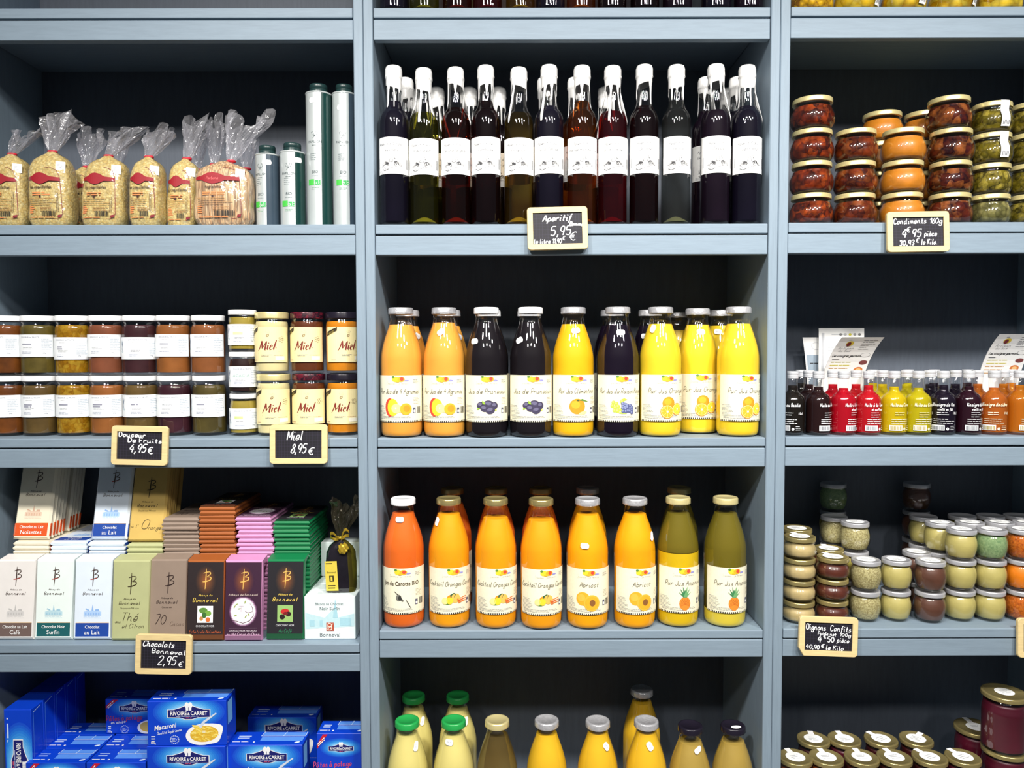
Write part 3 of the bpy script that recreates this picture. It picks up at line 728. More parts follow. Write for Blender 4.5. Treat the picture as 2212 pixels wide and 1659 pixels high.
juice(867, 800, Y0, z, 'agrumes', 'citrus', 'silver', 'four-citrus juice bottle with silver cap, against the left post', G2, 0.0)
juice(960, 800, Y0, z, 'agrumes', 'citrus', 'silver', 'four-citrus juice bottle with a slanted price sticker on its shoulder', G2, 0.0, (-0.004, 0.222, 40), 0.242)
juice(1051, 815, Y0-0.004, z, 'prunes', 'prune', 'white', 'prune juice bottle with white cap, left of the two in front', G2, 0.08, (-0.026, 0.202, 5), 0.243)
juice(1146, 815, Y0-0.004, z, 'prunes', 'prune', 'white', 'prune juice bottle with white cap, beside the clementine juice', G2, 0.12, (-0.026, 0.204, 22), 0.243)
juice(1238, 800, Y0, z, 'clementine', 'clem', 'silver', 'clementine juice bottle with one whole clementine on its label', G2, 0.12, (0.003, 0.224, 8))
juice(1334, 800, Y0-0.004, z, 'raisin', 'grape', 'silver', 'dark grape juice bottle with green and blue grapes on its label', G2, 0.1, (0.002, 0.220, -2), 0.236)
juice(1426, 800, Y0, z, 'orange', 'orange', 'silver', 'orange juice bottle standing right beside the dark grape juice', G2, 0.18, (-0.022, 0.228, 60))
juice(1506, 796, Y0+0.057, z, 'orange', 'orange', 'silver', 'orange juice bottle set slightly back between two other orange juices', G2, 0.02, (0.0, 0.222, 0))
juice(1594, 800, Y0-0.001, z, 'orange', 'orange', 'silver', 'orange juice bottle against the right post', G2, 0.2)
G2b = 'juice bottles in the row behind'
juice(881, 760, 0.150, z, 'agrumes', 'citrus', 'silver', 'citrus juice bottle behind the one against the left post', G2b, 0, (0.028, 0.216, -25))
juice(970, 760, 0.150, z, 'agrumes', 'citrus', 'silver', 'citrus juice bottle behind the one with the slanted sticker', G2b, 0, (0.028, 0.214, -25))
juice(1057, 760, 0.158, z, 'prunes', 'prune', 'white', 'prune juice bottle behind the left white-capped bottle', G2b)
juice(1143, 760, 0.158, z, 'prunes', 'prune', 'white', 'prune juice bottle behind the right white-capped bottle', G2b)
juice(1322, 760, 0.160, z, 'raisin', 'grape', 'silver', 'dark grape juice bottle behind the front grape juice', G2b)
juice(1404, 760, 0.160, z, 'raisin', 'grape', 'silver', 'dark grape juice bottle half hidden behind the first orange juice', G2b, 0, (-0.018, 0.214, 0))
juice(1460, 760, 0.253, z, None, 'deep', 'silver', 'dull yellow juice bottle seen between the first two orange juices', G2b, 0, None, 0.230)
juice(1556, 760, 0.172, z, 'orange', 'orange', 'silver', 'orange juice bottle behind the one against the right post', G2b, 0, (-0.014, 0.224, -4))

z = Z['C'][3]
G3 = 'juice bottles in the front row of the lower juice shelf'
juice(872, 1210, Y0+0.004, z, 'carotte', 'carrot', 'white', 'reddish carrot juice bottle with white cap', G3, 0.0, (-0.004, 0.232, 0), 0.242)
juice(970, 1210, Y0+0.004, z, 'cocktail', 'cocktail', 'gold', 'orange-carrot cocktail bottle next to the carrot juice', G3, 0.30, (-0.027, 0.226, 70), 0.240)
juice(1071, 1210, Y0, z, 'cocktail', 'cocktail', 'gold', 'orange-carrot cocktail bottle, middle one of three', G3, 0.30, None, 0.232)
juice(1169, 1215, Y0-0.006, z, 'cocktail', 'cocktail', 'gold', 'orange-carrot cocktail bottle standing beside an apricot juice', G3, 0.22, None, 0.229)
juice(1269, 1215, Y0-0.004, z, 'abricot', 'abricot', 'silver', 'apricot juice bottle with a price sticker in front', G3, -0.02, (-0.010, 0.180, -3), 0.240)
juice(1371, 1215, Y0-0.002, z, 'abricot', 'abricot', 'silver', 'apricot juice bottle beside the pineapple juices', G3, 0.2, (0.038, 0.196, 78), 0.240)
juice(1464, 1210, Y0+0.006, z, 'ananas', 'ananas', 'pgold', 'pineapple juice bottle with a bright pulp band above its label', G3, 0.14, None, 0.240, ('pulpy', 0.160), lname='x')
juice(1566, 1210, Y0+0.004, z, 'ananas', 'ananas', 'pgold', 'pineapple juice bottle, rightmost on the lower juice shelf', G3, 0.18, None, 0.240, ('pulp', 0.034))
G3b = 'juice bottles in the rear row of the lower juice shelf'
for px, cp, kd, lq, lb in ((978, 'gold', 'cocktail', 'carrot', 'bottle behind the cocktail next to the carrot juice'), (1072, 'gold', 'cocktail', 'carrot', 'bottle behind the middle orange-carrot cocktail'), (1168, 'gold', 'cocktail', 'carrot', 'bottle behind the cocktail beside the apricot juice'),
                           (1269, 'silver', 'abricot', 'abricot', 'bottle behind the apricot juice with the front sticker'), (1466, 'pgold', 'ananas', 'ananas', 'bottle behind the left pineapple juice')):
    juice(px, 1200, 0.168, z, kd, lq, cp, 'shaded juice '+lb, G3b)
z = Z['C'][4]
G4 = 'bottles on the lowest middle shelf'
juice(880, 1600, Y0, z, None, 'applemilk', 'green', 'cloudy pale juice bottle with green cap, leftmost on the lowest shelf', G4, 0, (0.024, 0.226, 80), 0.244)
juice(980, 1600, Y0, z, None, 'applemilk', 'green', 'cloudy pale juice bottle with green cap and front price sticker', G4, 0, (-0.008, 0.236, 0), 0.244)
juice(1074, 1600, Y0, z, None, 'clearapple', 'pgold', 'see-through pale apple juice bottle with gold cap', G4, 0, None, 0.240)
juice(1181, 1600, Y0, z, None, 'mango', 'silver', 'yellow juice bottle with silver cap and no price sticker', G4, 0, None, 0.244)
juice(1291, 1600, Y0-0.004, z, None, 'mango', 'silver', 'yellow juice bottle with a tilted sticker, middle of three', G4, 0, (0.017, 0.228, -50), 0.250)
juice(1396, 1600, Y0-0.004, z, None, 'mango', 'silver', 'yellow juice bottle with a steep sticker, rightmost of three', G4, 0, (0.003, 0.230, -60), 0.250)
juice(1491, 1600, Y0-0.004, z, None, 'pearbrown', 'black', 'brownish juice bottle with plain black cap', G4, 0, (0.011, 0.230, 30), 0.238, None, (1, 1, 0.945))
juice(1583, 1600, Y0-0.004, z, None, 'pearbrown', 'black', 'brownish juice bottle with a white sticker on its black cap', G4, 0, None, 0.238, None, (1, 1, 0.945))
def capst(mb):
    c = Canvas(lambda u, v, o: (u, v, 0.2742*0.945-0.0006+o), mb); c.ell(0.004, -0.010, 0.011, 0.0065, STICKER, 1, 8)
part('price_sticker', cached('cap_sticker', capst), bpy.data.objects['juice_bottle.%03d' % (len([o for o in bpy.data.objects if o.name.startswith('juice_bottle')])-1)])
juice(894, 1560, 0.166, z, None, 'applemilk', 'green', 'cloudy juice bottle behind the leftmost green-capped bottle', G4, 0, (0.026, 0.222, 70), 0.244)
juice(989, 1560, 0.166, z, None, 'applemilk', 'green', 'cloudy juice bottle behind the second green-capped bottle', G4, 0, (0.022, 0.222, 75), 0.244)
juice(1386, 1560, 0.195, z, None, 'mango', 'silver', 'yellow juice bottle behind the one with the steep sticker', G4, 0, None, 0.244)
# ================================================================== LEFT UNIT
# ------------------------------------------------------------------ pasta bags
PASTA = chunks('small_square_pasta', [C(206, 168, 82), C(236, 214, 140), C(222, 190, 104), C(244, 228, 166)], 230, 0.45, 0.6, coat=0.25, bump=0.5, edge=0.7)
TAGLI = chunks('flat_ribbon_pasta', [C(196, 142, 92), C(240, 196, 142), C(250, 214, 166), C(226, 170, 116)], 95, 0.45, 0.6, (3.0, 3.0, 0.22), coat=0.25, bump=0.6)
FILM = glassmat('clear_bag_film', (0.97, 0.97, 0.97), 0.95, 0.12, 0.03, (0.9, 0.9, 0.95), 0.9, 55)
FILMW = glassmat('crumpled_bag_film', (0.93, 0.93, 0.95), 0.95, 0.16, 0.16, (0.85, 0.85, 0.9), 1.0, 70)
PRED, PRED2, POR = ink(152, 18, 34), ink(132, 26, 40), ink(226, 140, 84)
def bag_profile(wd, h, fat=0.027):
    # z, half width, half depth
    return [(0.0, wd*0.80, fat*0.75), (0.006, wd*0.93, fat*0.95), (0.02, wd*1.0, fat*1.08), (h*0.45, wd*0.985, fat*1.12), (h*0.78, wd*0.95, fat*1.0), (h*0.90, wd*0.86, fat*0.85), (h*0.97, wd*0.60, fat*0.6), (h*1.02, wd*0.30, fat*0.36), (h*1.05, wd*0.16, fat*0.25)]
def bag_at(bp, z):
    for a, b in zip(bp, bp[1:]):
        if a[0] <= z <= b[0]:
            t = (z-a[0])/(b[0]-a[0]); t = t*t*(3-2*t) if b[0]-a[0] < 0.03 else t
            return a[1]+(b[1]-a[1])*t, a[2]+(b[2]-a[2])*t
    return bp[-1][1], bp[-1][2]
LEAN = [0.0]
def bag_ring(bp, z, n, off, seed):
    a, b = bag_at(bp, z); P = []
    for k in range(n):
        t = 2*PI*k/n; c, s = math.cos(t), math.sin(t); e = 0.62
        wob = 1+0.02*math.sin(3*t+z*60+seed)+0.015*math.sin(7*t+z*110+seed*2)
        P.append((LEAN[0]*z+(a+off)*math.copysign(abs(c)**e, c)*wob, (b+off)*math.copysign(abs(s)**e, s)*wob, z))
    return P
def bag_body(bp, h, off, mat, seed):
    def fn(mb):
        n = 48; zs = [0.0, 0.004, 0.010] + [h*i/16 for i in range(1, 15)] + [h*0.93, h*0.97, h*1.01, h*1.05]
        zs = sorted(z for z in zs)
        V = []
        for z in zs: V += bag_ring(bp, z, n, off, seed)
        Fc = [(i*n+k, i*n+(k+1) % n, (i+1)*n+(k+1) % n, (i+1)*n+k) for i in range(len(zs)-1) for k in range(n)]
        Fc.append(tuple(range(n))[::-1]); Fc.append(tuple((len(zs)-1)*n+k for k in range(n)))
        mb.add(V, Fc, mat, True)
    return fn
def tuft(h, spread, lean, seed, fat=0.4):
    """gathered top of the bag fanning out above the tie"""
    def fn(mb):
        r = random.Random(seed); n = 56; rows = 12; V = []
        ph = [r.uniform(0, 6) for _ in range(4)]
        for i in range(rows+1):
            s = i/rows
            for k in range(n):
                t = 2*PI*k/n
                wv = 1+0.30*math.sin(5*t+ph[0])*s+0.16*math.sin(11*t+ph[1]+3*s)*s+0.10*math.sin(17*t+ph[3]+9*s)
                rad = 0.007+spread*(s**0.75)*wv
                edge = 1+0.16*math.sin(2*t+ph[2])+0.10*math.sin(5*t+ph[3])
                z = h*s*edge
                x = rad*math.cos(t)+lean*z+0.10*spread*math.sin(9*s+ph[0]+t)*s
                y = rad*fat*math.sin(t)+0.010*math.sin(7*t+6*s+ph[1])*s
                V.append((x, y, z))
        mb.add(V, [(i*n+k, i*n+(k+1) % n, (i+1)*n+(k+1) % n, (i+1)*n+k) for i in range(rows) for k in range(n)], FILMW, False)
    return fn
def bag_print(bp, seed, ribbon):
    def fn(mb):
        def M(u, v, o):
            a, b = bag_at(bp, v); q = min(0.999, abs(u/(a*1.0)))
            y = b*(1-q**3.2)**(1/3.2)*1.01
            return (u+LEAN[0]*v, -(y+0.0016+o), v)
        c = Canvas(M, mb, 0.005, 0.006); w = bp[2][1]
        L, Rr, B, T = -w*0.86, w*0.66, 0.014, 0.120
        c.line([(L, T-0.002), (L+w*1.1, T), (Rr-0.006, T-0.006), (Rr, T-0.022), (Rr+0.003, 0.05), (Rr+0.004, B+0.010), (Rr-0.004, B+0.001), (L, B)], 0.0008, PRED2, 1)
        mid = w*-0.25
        c.poly([(L, 0.100), (mid-w*0.38, 0.102), (mid-w*0.18, 0.108), (mid, 0.1095), (mid+w*0.2, 0.107), (mid+w*0.45, 0.101), (Rr, 0.099), (Rr+0.001, 0.0915), (mid+w*0.42, 0.092), (mid+w*0.2, 0.087), (mid, 0.085), (mid-w*0.2, 0.088), (mid-w*0.38, 0.093), (L, 0.094)], PRED, 2)
        if ribbon: c.pen('Perbona', mid, 0.0945, 0.006, ink(236, 110, 110), 3, 0.0007, 0.2, sx=0.7)
        c.pen('les coquillettes' if not ribbon else 'tagliatelles', mid+0.002, 0.0770, 0.0058, ink(70, 52, 38), 3, 0.0009, 0.1, sx=0.66)
        c.lines(mid-w*0.35, mid+w*0.5, 0.0665, 2, 0.004, 0.0022, POR, 2, seed); c.lines(L+0.004, Rr-0.006, 0.0555, 4, 0.0042, 0.0010, ink(176, 132, 80), 2, seed+1)
        c.rect(mid-0.001, 0.0575, mid+0.003, 0.0625, ink(60, 30, 26), 3)
        c.lines(L+0.004, L+0.016, 0.038, 4, 0.004, 0.0022, POR, 2, seed+2); c.lines(mid, Rr-0.004, 0.037, 3, 0.003, 0.0010, ink(150, 106, 60), 2, seed+3)
        c.bars(mid+0.004, Rr-0.008, 0.020, 0.0305, ink(40, 34, 26), 2); c.lines(L+0.006, Rr-0.01, 0.0165, 1, 0.003, 0.0018, POR, 2, seed+5)
        c.poly([(Rr-0.005, B+0.003), (Rr+0.0025, B+0.004), (Rr+0.003, B+0.010), (Rr-0.004, B+0.008)], PRED2, 2)
        c.lines(0.0, 0.001, 0, 0, 1, 0.001, PRED, 2)
        for q in (0.028, 0.032, 0.036): pass
        c.lines(B+0.015, 0.07, Rr-0.0035, 2, 0.003, 0.0008, ink(90, 70, 50), 2, seed+7, vert=True)
    return fn
def bag(px, Y, z, wd, h, kind, label, tuftp, rz=0.0, tieoff=0.0, sticker=True, detail=True):
    x = at(px, 420, Y).x; seed = int(px)
    t = thing('pasta_bag', label, 'pasta bag', (x, Y, z+UP), 0.0, 'bags of pasta on the upper left shelf'); LEAN[0] = rz; lx = rz*h*1.03
    bp = bag_profile(wd, h); rib = kind == 't'
    mb = MB(); bag_body(bp, h, 0.0, TAGLI if rib else PASTA, seed)(mb); part('pasta', mb.mesh('pasta'), t, label='peach ribbon pasta' if rib else 'yellow small pasta')
    mb = MB(); bag_body(bp, h*1.035, 0.0012, FILM, seed)(mb); part('film', mb.mesh('film'), t, label='clear plastic film')
    if detail:
        mb = MB(); bag_print(bp, seed, rib)(mb); part('print', mb.mesh('print'), t, label='red and orange printing')
    if sticker:
        mb = MB(); c = Canvas(flatM(0, 0, 0), mb); y = bag_at(bp, h*0.84)[1]
        c.rect(-0.009, -0.009, 0.009, 0.009, STICKER, 0); c.lines(-0.006, 0.006, 0.003, 3, 0.003, 0.0006, LGREY, 1, 2)
        part('price_sticker', mb.mesh('price_sticker'), t, loc=(wd*0.68+rz*h*0.82, -y*0.86-0.003, h*0.82), rot=(0.12, 0.05, 0.35))
    mb = MB(); mb.lathe([(0.0062, 0.0), (0.0090, 0.0008), (0.0092, 0.004), (0.0075, 0.0052)], ink(206, 30, 52), 20); part('tie', mb.mesh('tie'), t, loc=(tieoff+lx, 0, h*1.035), label='red tie', scale=(1.1, 0.8, 1))
    mb = MB(); tuft(*tuftp, seed=seed)(mb); part('bag_top', mb.mesh('bag_top'), t, loc=(tieoff+lx, 0, h*1.045), label='crumpled clear bag top')
    return t
zL = Z['L'][1]
YB = 0.050
bag(24, YB, zL, 0.0385, 0.146, 's', 'bag of small yellow pasta cut off by the left edge', (0.046, 0.021, 0.75), 0.03)
bag(116, YB-0.004, zL, 0.0440, 0.150, 's', 'bag of small yellow pasta with a large upright crumpled top', (0.072, 0.026, 0.30), 0.0)
bag(226, YB, zL, 0.0440, 0.142, 's', 'bag of small yellow pasta leaning right, its top flopping right', (0.052, 0.024, 0.9), 0.07)
bag(319, YB+0.000, zL, 0.0335, 0.140, 's', 'bag of small yellow pasta, fourth from the left in front', (0.056, 0.022, 0.55), 0.03)
bag(396, YB+0.028, zL, 0.0310, 0.143, 's', 'bag of small yellow pasta next to the ribbon pasta bag', (0.078, 0.019, 0.35), 0.05, 0.002)
bag(486, YB-0.004, zL, 0.0600, 0.130, 't', 'wide bag of peach ribbon pasta in front of the short cans', (0.088, 0.036, 0.42), 0.0, 0.014)
bag(184, YB+0.062, zL, 0.0330, 0.134, 's', 'bag of pasta behind, between the second and third front bags', (0.072, 0.022, 0.15), 0.0, 0.006, False)
bag(258, YB+0.088, zL, 0.0200, 0.134, 's', 'narrow pasta bag hidden behind the third front bag', (0.062, 0.012, 0.15), 0.0, -0.004, False, False)
bag(426, YB+0.088, zL, 0.0200, 0.134, 's', 'pasta bag behind the one next to the ribbon pasta', (0.060, 0.014, 0.0), 0.0, 0.0, False, False)
bag(464, YB+0.078, zL, 0.0180, 0.142, 's', 'pasta bag with tall narrow top behind the ribbon pasta bag', (0.092, 0.015, 0.08), 0.0, 0.0, False, False)
bag(534, YB+0.090, zL, 0.0180, 0.136, 's', 'pasta bag with shiny slanting top behind the ribbon pasta bag', (0.060, 0.015, 0.05), 0.0, 0.0, False, False)

# ------------------------------------------------------------------ olive oil cans
CAN_S = pm('brushed_silver_can', C(206, 214, 214), 0.3, 0.35, var=0.03); CAN_G = pm('dark_green_can', C(16, 58, 54), 0.25, 0.1, var=0.05); CAN_N = pm('blue_grey_can_side', C(58, 74, 88), 0.25, 0.1, var=0.05)
CAN_CAP = pm('dark_green_plastic_cap', C(28, 54, 54), 0.35, var=0.05)
def can_fn(h, rad, gm):
    def fn(mb):
        seg = 64; zs = [0.0015, h-0.002]
        a0, a1 = R(26), R(150)
        for mat, lo, hi in ((CAN_S, a1-2*PI, a0), (gm, a0, a1)):
            n = max(8, int((hi-lo)/(2*PI)*seg)); V = []
            for z in zs:
                for k in range(n+1): a = lo+(hi-lo)*k/n; V.append((rad*math.sin(a), -rad*math.cos(a), z))
            mb.add(V, [(k, k+1, n+1+k+1, n+1+k) for k in range(n)], mat, True)
        mb.lathe([(0, 0), (rad-0.001, 0), (rad+0.0006, 0.0008), (rad, 0.002)], CAN_S, seg)
        mb.lathe([(rad, h-0.002), (rad+0.001, h-0.001), (rad+0.0008, h+0.001), (rad-0.0006, h+0.001), (rad-0.002, h-0.0015), (0, h-0.0015)], CAN_S, seg)
    return fn
def can_print(h, rad, tall):
    def fn(mb):
        c = Canvas(cylM(rad+0.0003), mb, 0.004); D = ink(70, 84, 88); G1, G2 = ink(70, 190, 70), ink(60, 176, 90)
        k = h/0.27 if tall else h/0.16
        s = 0.0
        u0 = -0.002
        zt = 0.195 if tall else 0.128
        for sx in (-1, 1): c.line([(u0, zt-0.006), (u0+sx*0.004, zt+0.004), (u0+sx*0.007, zt+0.002), (u0+sx*0.005, zt-0.003), (u0, zt-0.006), (u0+sx*0.004, zt-0.010)], 0.0006, D, 1)
        c.text('PAPILLON', u0, zt-0.020, 0.0048, D, 1, track=0.04, sx=0.9); c.lines(u0-0.006, u0+0.006, zt-0.025, 1, 0.002, 0.0007, D, 1, 3)
        mid = (zt-0.055) if tall else (zt-0.040)
        c.lines(u0-0.010, u0+0.004, mid+0.012, 4, 0.004, 0.0009, ink(140, 152, 154), 1, 8)
        zb = 0.098 if tall else 0.052
        c.text('BIO', u0, zb+0.014, 0.0058, D, 1, slant=0.15); c.lines(u0-0.008, u0+0.008, zb+0.0085, 1, 0.002, 0.0008, ink(140, 152, 154), 1, 3)
        c.rect(u0-0.0155, zb-0.010, u0-0.002, zb+0.002, G1, 1); c.rect(u0, zb-0.010, u0+0.0115, zb, G2, 1); c.pen('ab', u0+0.006, zb-0.0085, 0.0085, ink(210, 240, 210), 2, 0.0009)
        c.lines(u0-0.008, u0+0.009, zb-0.016, 2, 0.003, 0.0008, ink(150, 190, 160), 1, 3)
    return fn
def can(px, Y, z, h, rad, tall, label, st, rz=0.0, gm=CAN_G):
    x = at(px, 420, Y).x
    t = thing('oil_can', label, 'can', (x, Y, z+UP), rz, 'oil cans on the upper left shelf')
    mb = MB(); can_fn(h, rad, gm)(mb); can_print(h, rad, tall)(mb); part('can_body', mb.mesh('can_body'), t)
    cr = rad*0.70
    mb = MB(); mb.lathe([(cr-0.001, h-0.001), (cr, h), (cr, h+0.008), (cr-0.0006, h+0.0085), (cr-0.0006, h+0.010), (cr, h+0.0105), (cr, h+0.017), (cr-0.0008, h+0.0195), (cr-0.003, h+0.020), (0, h+0.020)], CAN_CAP, 40); part('cap', mb.mesh('cap'), t, label='dark green screw cap')
    mb = MB(); c = Canvas(cylM(rad+0.0006), mb, 0.004); u, v, w = st; c.poly([(u-w/2, v-0.0045), (u+w/2-0.002, v-0.0045), (u+w/2, v), (u+w/2-0.002, v+0.006), (u-w/2, v+0.006), (u-w/2-0.002, v)], STICKER, 0); part('price_sticker', mb.mesh('price_sticker'), t, label='white price sticker')
    return t
can(579, 0.066, zL, 0.153, 0.0245, False, 'short silver oil can half hidden behind the ribbon pasta bag', (0.014, 0.134, 0.018), -0.28, CAN_N)
can(633, 0.062, zL, 0.157, 0.0260, False, 'short silver oil can beside the tall cans', (0.020, 0.138, 0.016), 0.0)
can(691, 0.070, zL, 0.281, 0.0268, True, 'tall silver oil can, left of the two tall ones', (-0.004, 0.262, 0.014), -0.05)
can(746, 0.072, zL, 0.281, 0.0250, True, 'tall silver oil can against the post', (-0.004, 0.248, 0.016), 0.12, CAN_N)

# ------------------------------------------------------------------ fruit jam jars and honey
def jar_prof(r, h, neck, nz, sh=0.012):
    """straight jar: foot, wall, rounded shoulder, neck"""
    return [(0, 0.0025), (r*0.72, 0.0015)] + smoothprof([(r*0.80, 0.0), (r*0.93, 0.0012), (r*0.985, 0.005), (r, 0.012)], 4) + [(r, nz-sh*1.6)] + smoothprof([(r, nz-sh*1.6), (r*0.995, nz-sh), (r*0.96, nz-sh*0.35), (neck, nz)], 4)[1:] + [(neck, h-0.001), (0, h-0.001)]
def fill_prof(prof, top, gap=0.0022, bot=0.006):
    P = [(0, bot)] + [(r-gap, max(z, bot)) for r, z in prof if r > gap and z < top and (z > bot or r > 0.7*max(q[0] for q in prof))]
    P = [p for i, p in enumerate(P) if i == 0 or p != P[i-1]]
    return P + [(rprof(prof, top)-gap, top), (0, top)]
def lid_prof(r, h0, h1):
    return [(r*0.86, h0+0.0005), (r*0.985, h0), (r*1.005, h0+0.001), (r, h0+0.0022), (r, h1-0.0022), (r*0.985, h1-0.0006), (r*0.95, h1), (r*0.87, h1), (r*0.84, h1-0.0009), (0, h1-0.0009)]
JJ = jar_prof(0.0362, 0.1235, 0.0322, 0.108); JS = jar_prof(0.0298, 0.0855, 0.0278, 0.073); JH = jar_prof(0.0356, 0.1275, 0.0330, 0.114, 0.010)
def jam_label(i, R0, w, b, t, title, colr=None, emblem=0.5):
    def fn(mb):
        c = Canvas(cylM(R0), mb, 0.004); c.rect(-w, b, w, t, pm('label_white', C(246, 250, 252), 0.6, var=0.01), 0); N = ink(66, 76, 110)
        c.text('DOUCEUR de FRUITS', 0.004, t-0.0070, 0.0027, N, 1, 0.0, track=0.02, sx=1.0); c.lines(-0.007, 0.008, t-0.0115, 1, 0.002, 0.0007, LGREY, 1, i)
        if title == '': c.lines(-0.012, 0.010, t-0.0215, 1+i % 2, 0.0042, 0.0026, ink(150, 152, 168), 1, i+11)
        elif title and colr and title != 'ACACIA': c.lines(-0.014, 0.014, t-0.0225, 1, 0.004, 0.0060, colr, 1, i+2)
        elif title: c.text(title, 0.002, t-0.0225, 0.0042 if not colr else 0.0062, colr or ink(130, 132, 150), 1, 0.0, track=0.06)
        c.lines(-0.010, 0.012, t-0.028, 2, 0.0028, 0.0007, GREYINK, 1, i+3); c.lines(-0.013, 0.010, b+0.010, 2, 0.0030, 0.0008, ink(140, 150, 176), 1, i+4)
        c.lines(w*0.52, w*0.95, t-0.010, 8, 0.0036, 0.0007, ink(150, 170, 190), 1, i+5); c.text('230g', w*0.62, b+0.007, 0.0022, N, 1)
        e = -w*0.66
        for k in range(4): c.line([(e-0.002+k*0.001, t-0.026-k*0.002), (e+0.001-k*0.0008, t-0.016), (e+0.004-k*0.002, t-0.009+k*0.001)], [0.0004, 0.0011, 0.0003], ink(120, 150, 180) if k % 2 else N, 1)
        c.line([(e-0.003, t-0.030), (e+0.002, t-0.033), (e+0.004, t-0.029)], 0.0009, ink(140, 190, 196), 1)
    return fn
JAM = {n: pm('jam_'+n, C(*c), 0.5, var=v, scale=30, spec=0.15) for n, c, v in (('amber', (108, 60, 20), 0.35), ('olive', (92, 80, 34), 0.35), ('rust', (128, 74, 50), 0.15), ('plum', (60, 32, 36), 0.25), ('caramel', (144, 88, 42), 0.15), ('brown', (136, 82, 44), 0.15),
       ('brownolive', (94, 74, 38), 0.25), ('wine', (58, 26, 36), 0.2), ('dark_olive', (78, 68, 32), 0.25), ('mustard', (156, 138, 56), 0.12), ('black', (42, 24, 22), 0.2), ('cream', (226, 214, 158), 0.04), ('chestnut', (92, 46, 22), 0.15), ('orange_honey', (206, 128, 22), 0.1))}
JAM['gold'] = chunks('jam_gold_pieces', [C(136, 92, 10), C(160, 116, 16), C(176, 140, 40), C(150, 100, 12)], 120, 0.4, 1.4, coat=0.0, bump=0.1, edge=0.8)
def jar(name, px, pyb, Y, z, prof, key, fillm, top, lid, lidr, lidz, label, group, lab=None, rz=0.0, cat='jar', fkey=None, lidlab=None):
    x = at(px, pyb, Y).x
    t = thing(name, label, cat, (x, Y, z), 0.0, group)
    part('glass', cached(key+'_glass', lambda mb: mb.lathe(prof, GLASS, 40)), t, label='clear glass')
    part('contents', cached('%s_fill_%s_%.3f' % (key, fillm.name, top), lambda mb: mb.lathe(fill_prof(prof, top), fillm, 36)), t)
    part('lid', cached('%s_lid_%s' % (key, lid.name), lambda mb: mb.lathe(lid_prof(lidr, *lidz), lid, 40)), t, label=lidlab)
    if lab: part('label', lab, t, rot=(0, 0, rz), label='paper label')
    return t
zJ = Z['L'][2]; YJ = 0.078
cx = [20, 88, 162, 233.5, 306, 378, 453]
up_ = [('amber', None), ('olive', ''), ('gold', ''), ('rust', None), ('plum', None), ('caramel', ''), ('brown', None)]
lo_ = [('amber', None), ('brownolive', ''), ('gold', ''), ('caramel', ''), ('brownolive', ''), ('wine', 'MELON'), ('dark_olive', '')]
cname = {'amber': 'amber', 'olive': 'olive-green', 'gold': 'golden', 'rust': 'reddish-brown', 'plum': 'dark plum', 'caramel': 'caramel-orange', 'brown': 'light brown', 'brownolive': 'brownish-olive', 'wine': 'wine-dark', 'dark_olive': 'dark olive'}
JR = {'amber': -0.25}
for lvl, rowj in ((0, lo_), (1, up_)):
    for i, (cc, ti) in enumerate(rowj):
        b = 0.040 if not (lvl and i in (2, 4)) else 0.034
        lab = cached('jam_label_%d_%d' % (lvl, i), jam_label(i+lvl*9, 0.0366, 0.052, b, b+0.047, ti))
        jar('jam_jar', cx[i], 870, YJ, zJ+UP+lvl*(0.1275+0.0006), JJ, 'jam', JAM[cc], 0.107, WHITE_CAP, 0.0345, (0.1155, 0.1275), '%s jam jar with white lid, %s from the left in the %s layer' % (cname[cc], ORD[i+1], ('lower', 'upper')[lvl]),
            'jam jars stacked two high', lab, -0.25 if i == 0 else (0.18 if i in (4,) else -0.08), lidlab='white lid')
for k, (cc, ti, tc, nm) in enumerate((('mustard', 'TILLEUL', ink(206, 220, 150), 'yellow-green honey jar at the foot of the small stack'), ('black', 'ACACIA', ink(110, 170, 150), 'small dark honey jar in the middle of its stack, label reading ACACIA'), ('mustard', 'FLEURS', ink(222, 226, 170), 'yellow-green honey jar on top of the small stack'))):
    lab = cached('small_label_%d' % k, jam_label(20+k, 0.0302, 0.043, 0.014, 0.058, ti, tc))
    jar('small_jar', 527-2*(k == 0)*0, 870, YJ-0.006, zJ+UP+k*(0.0885+0.0006), JS, 'small', JAM[cc], 0.073, WHITE_CAP, 0.0292, (0.078, 0.0885), nm, 'small jars stacked three high', lab, 0.1, lidlab='white lid')
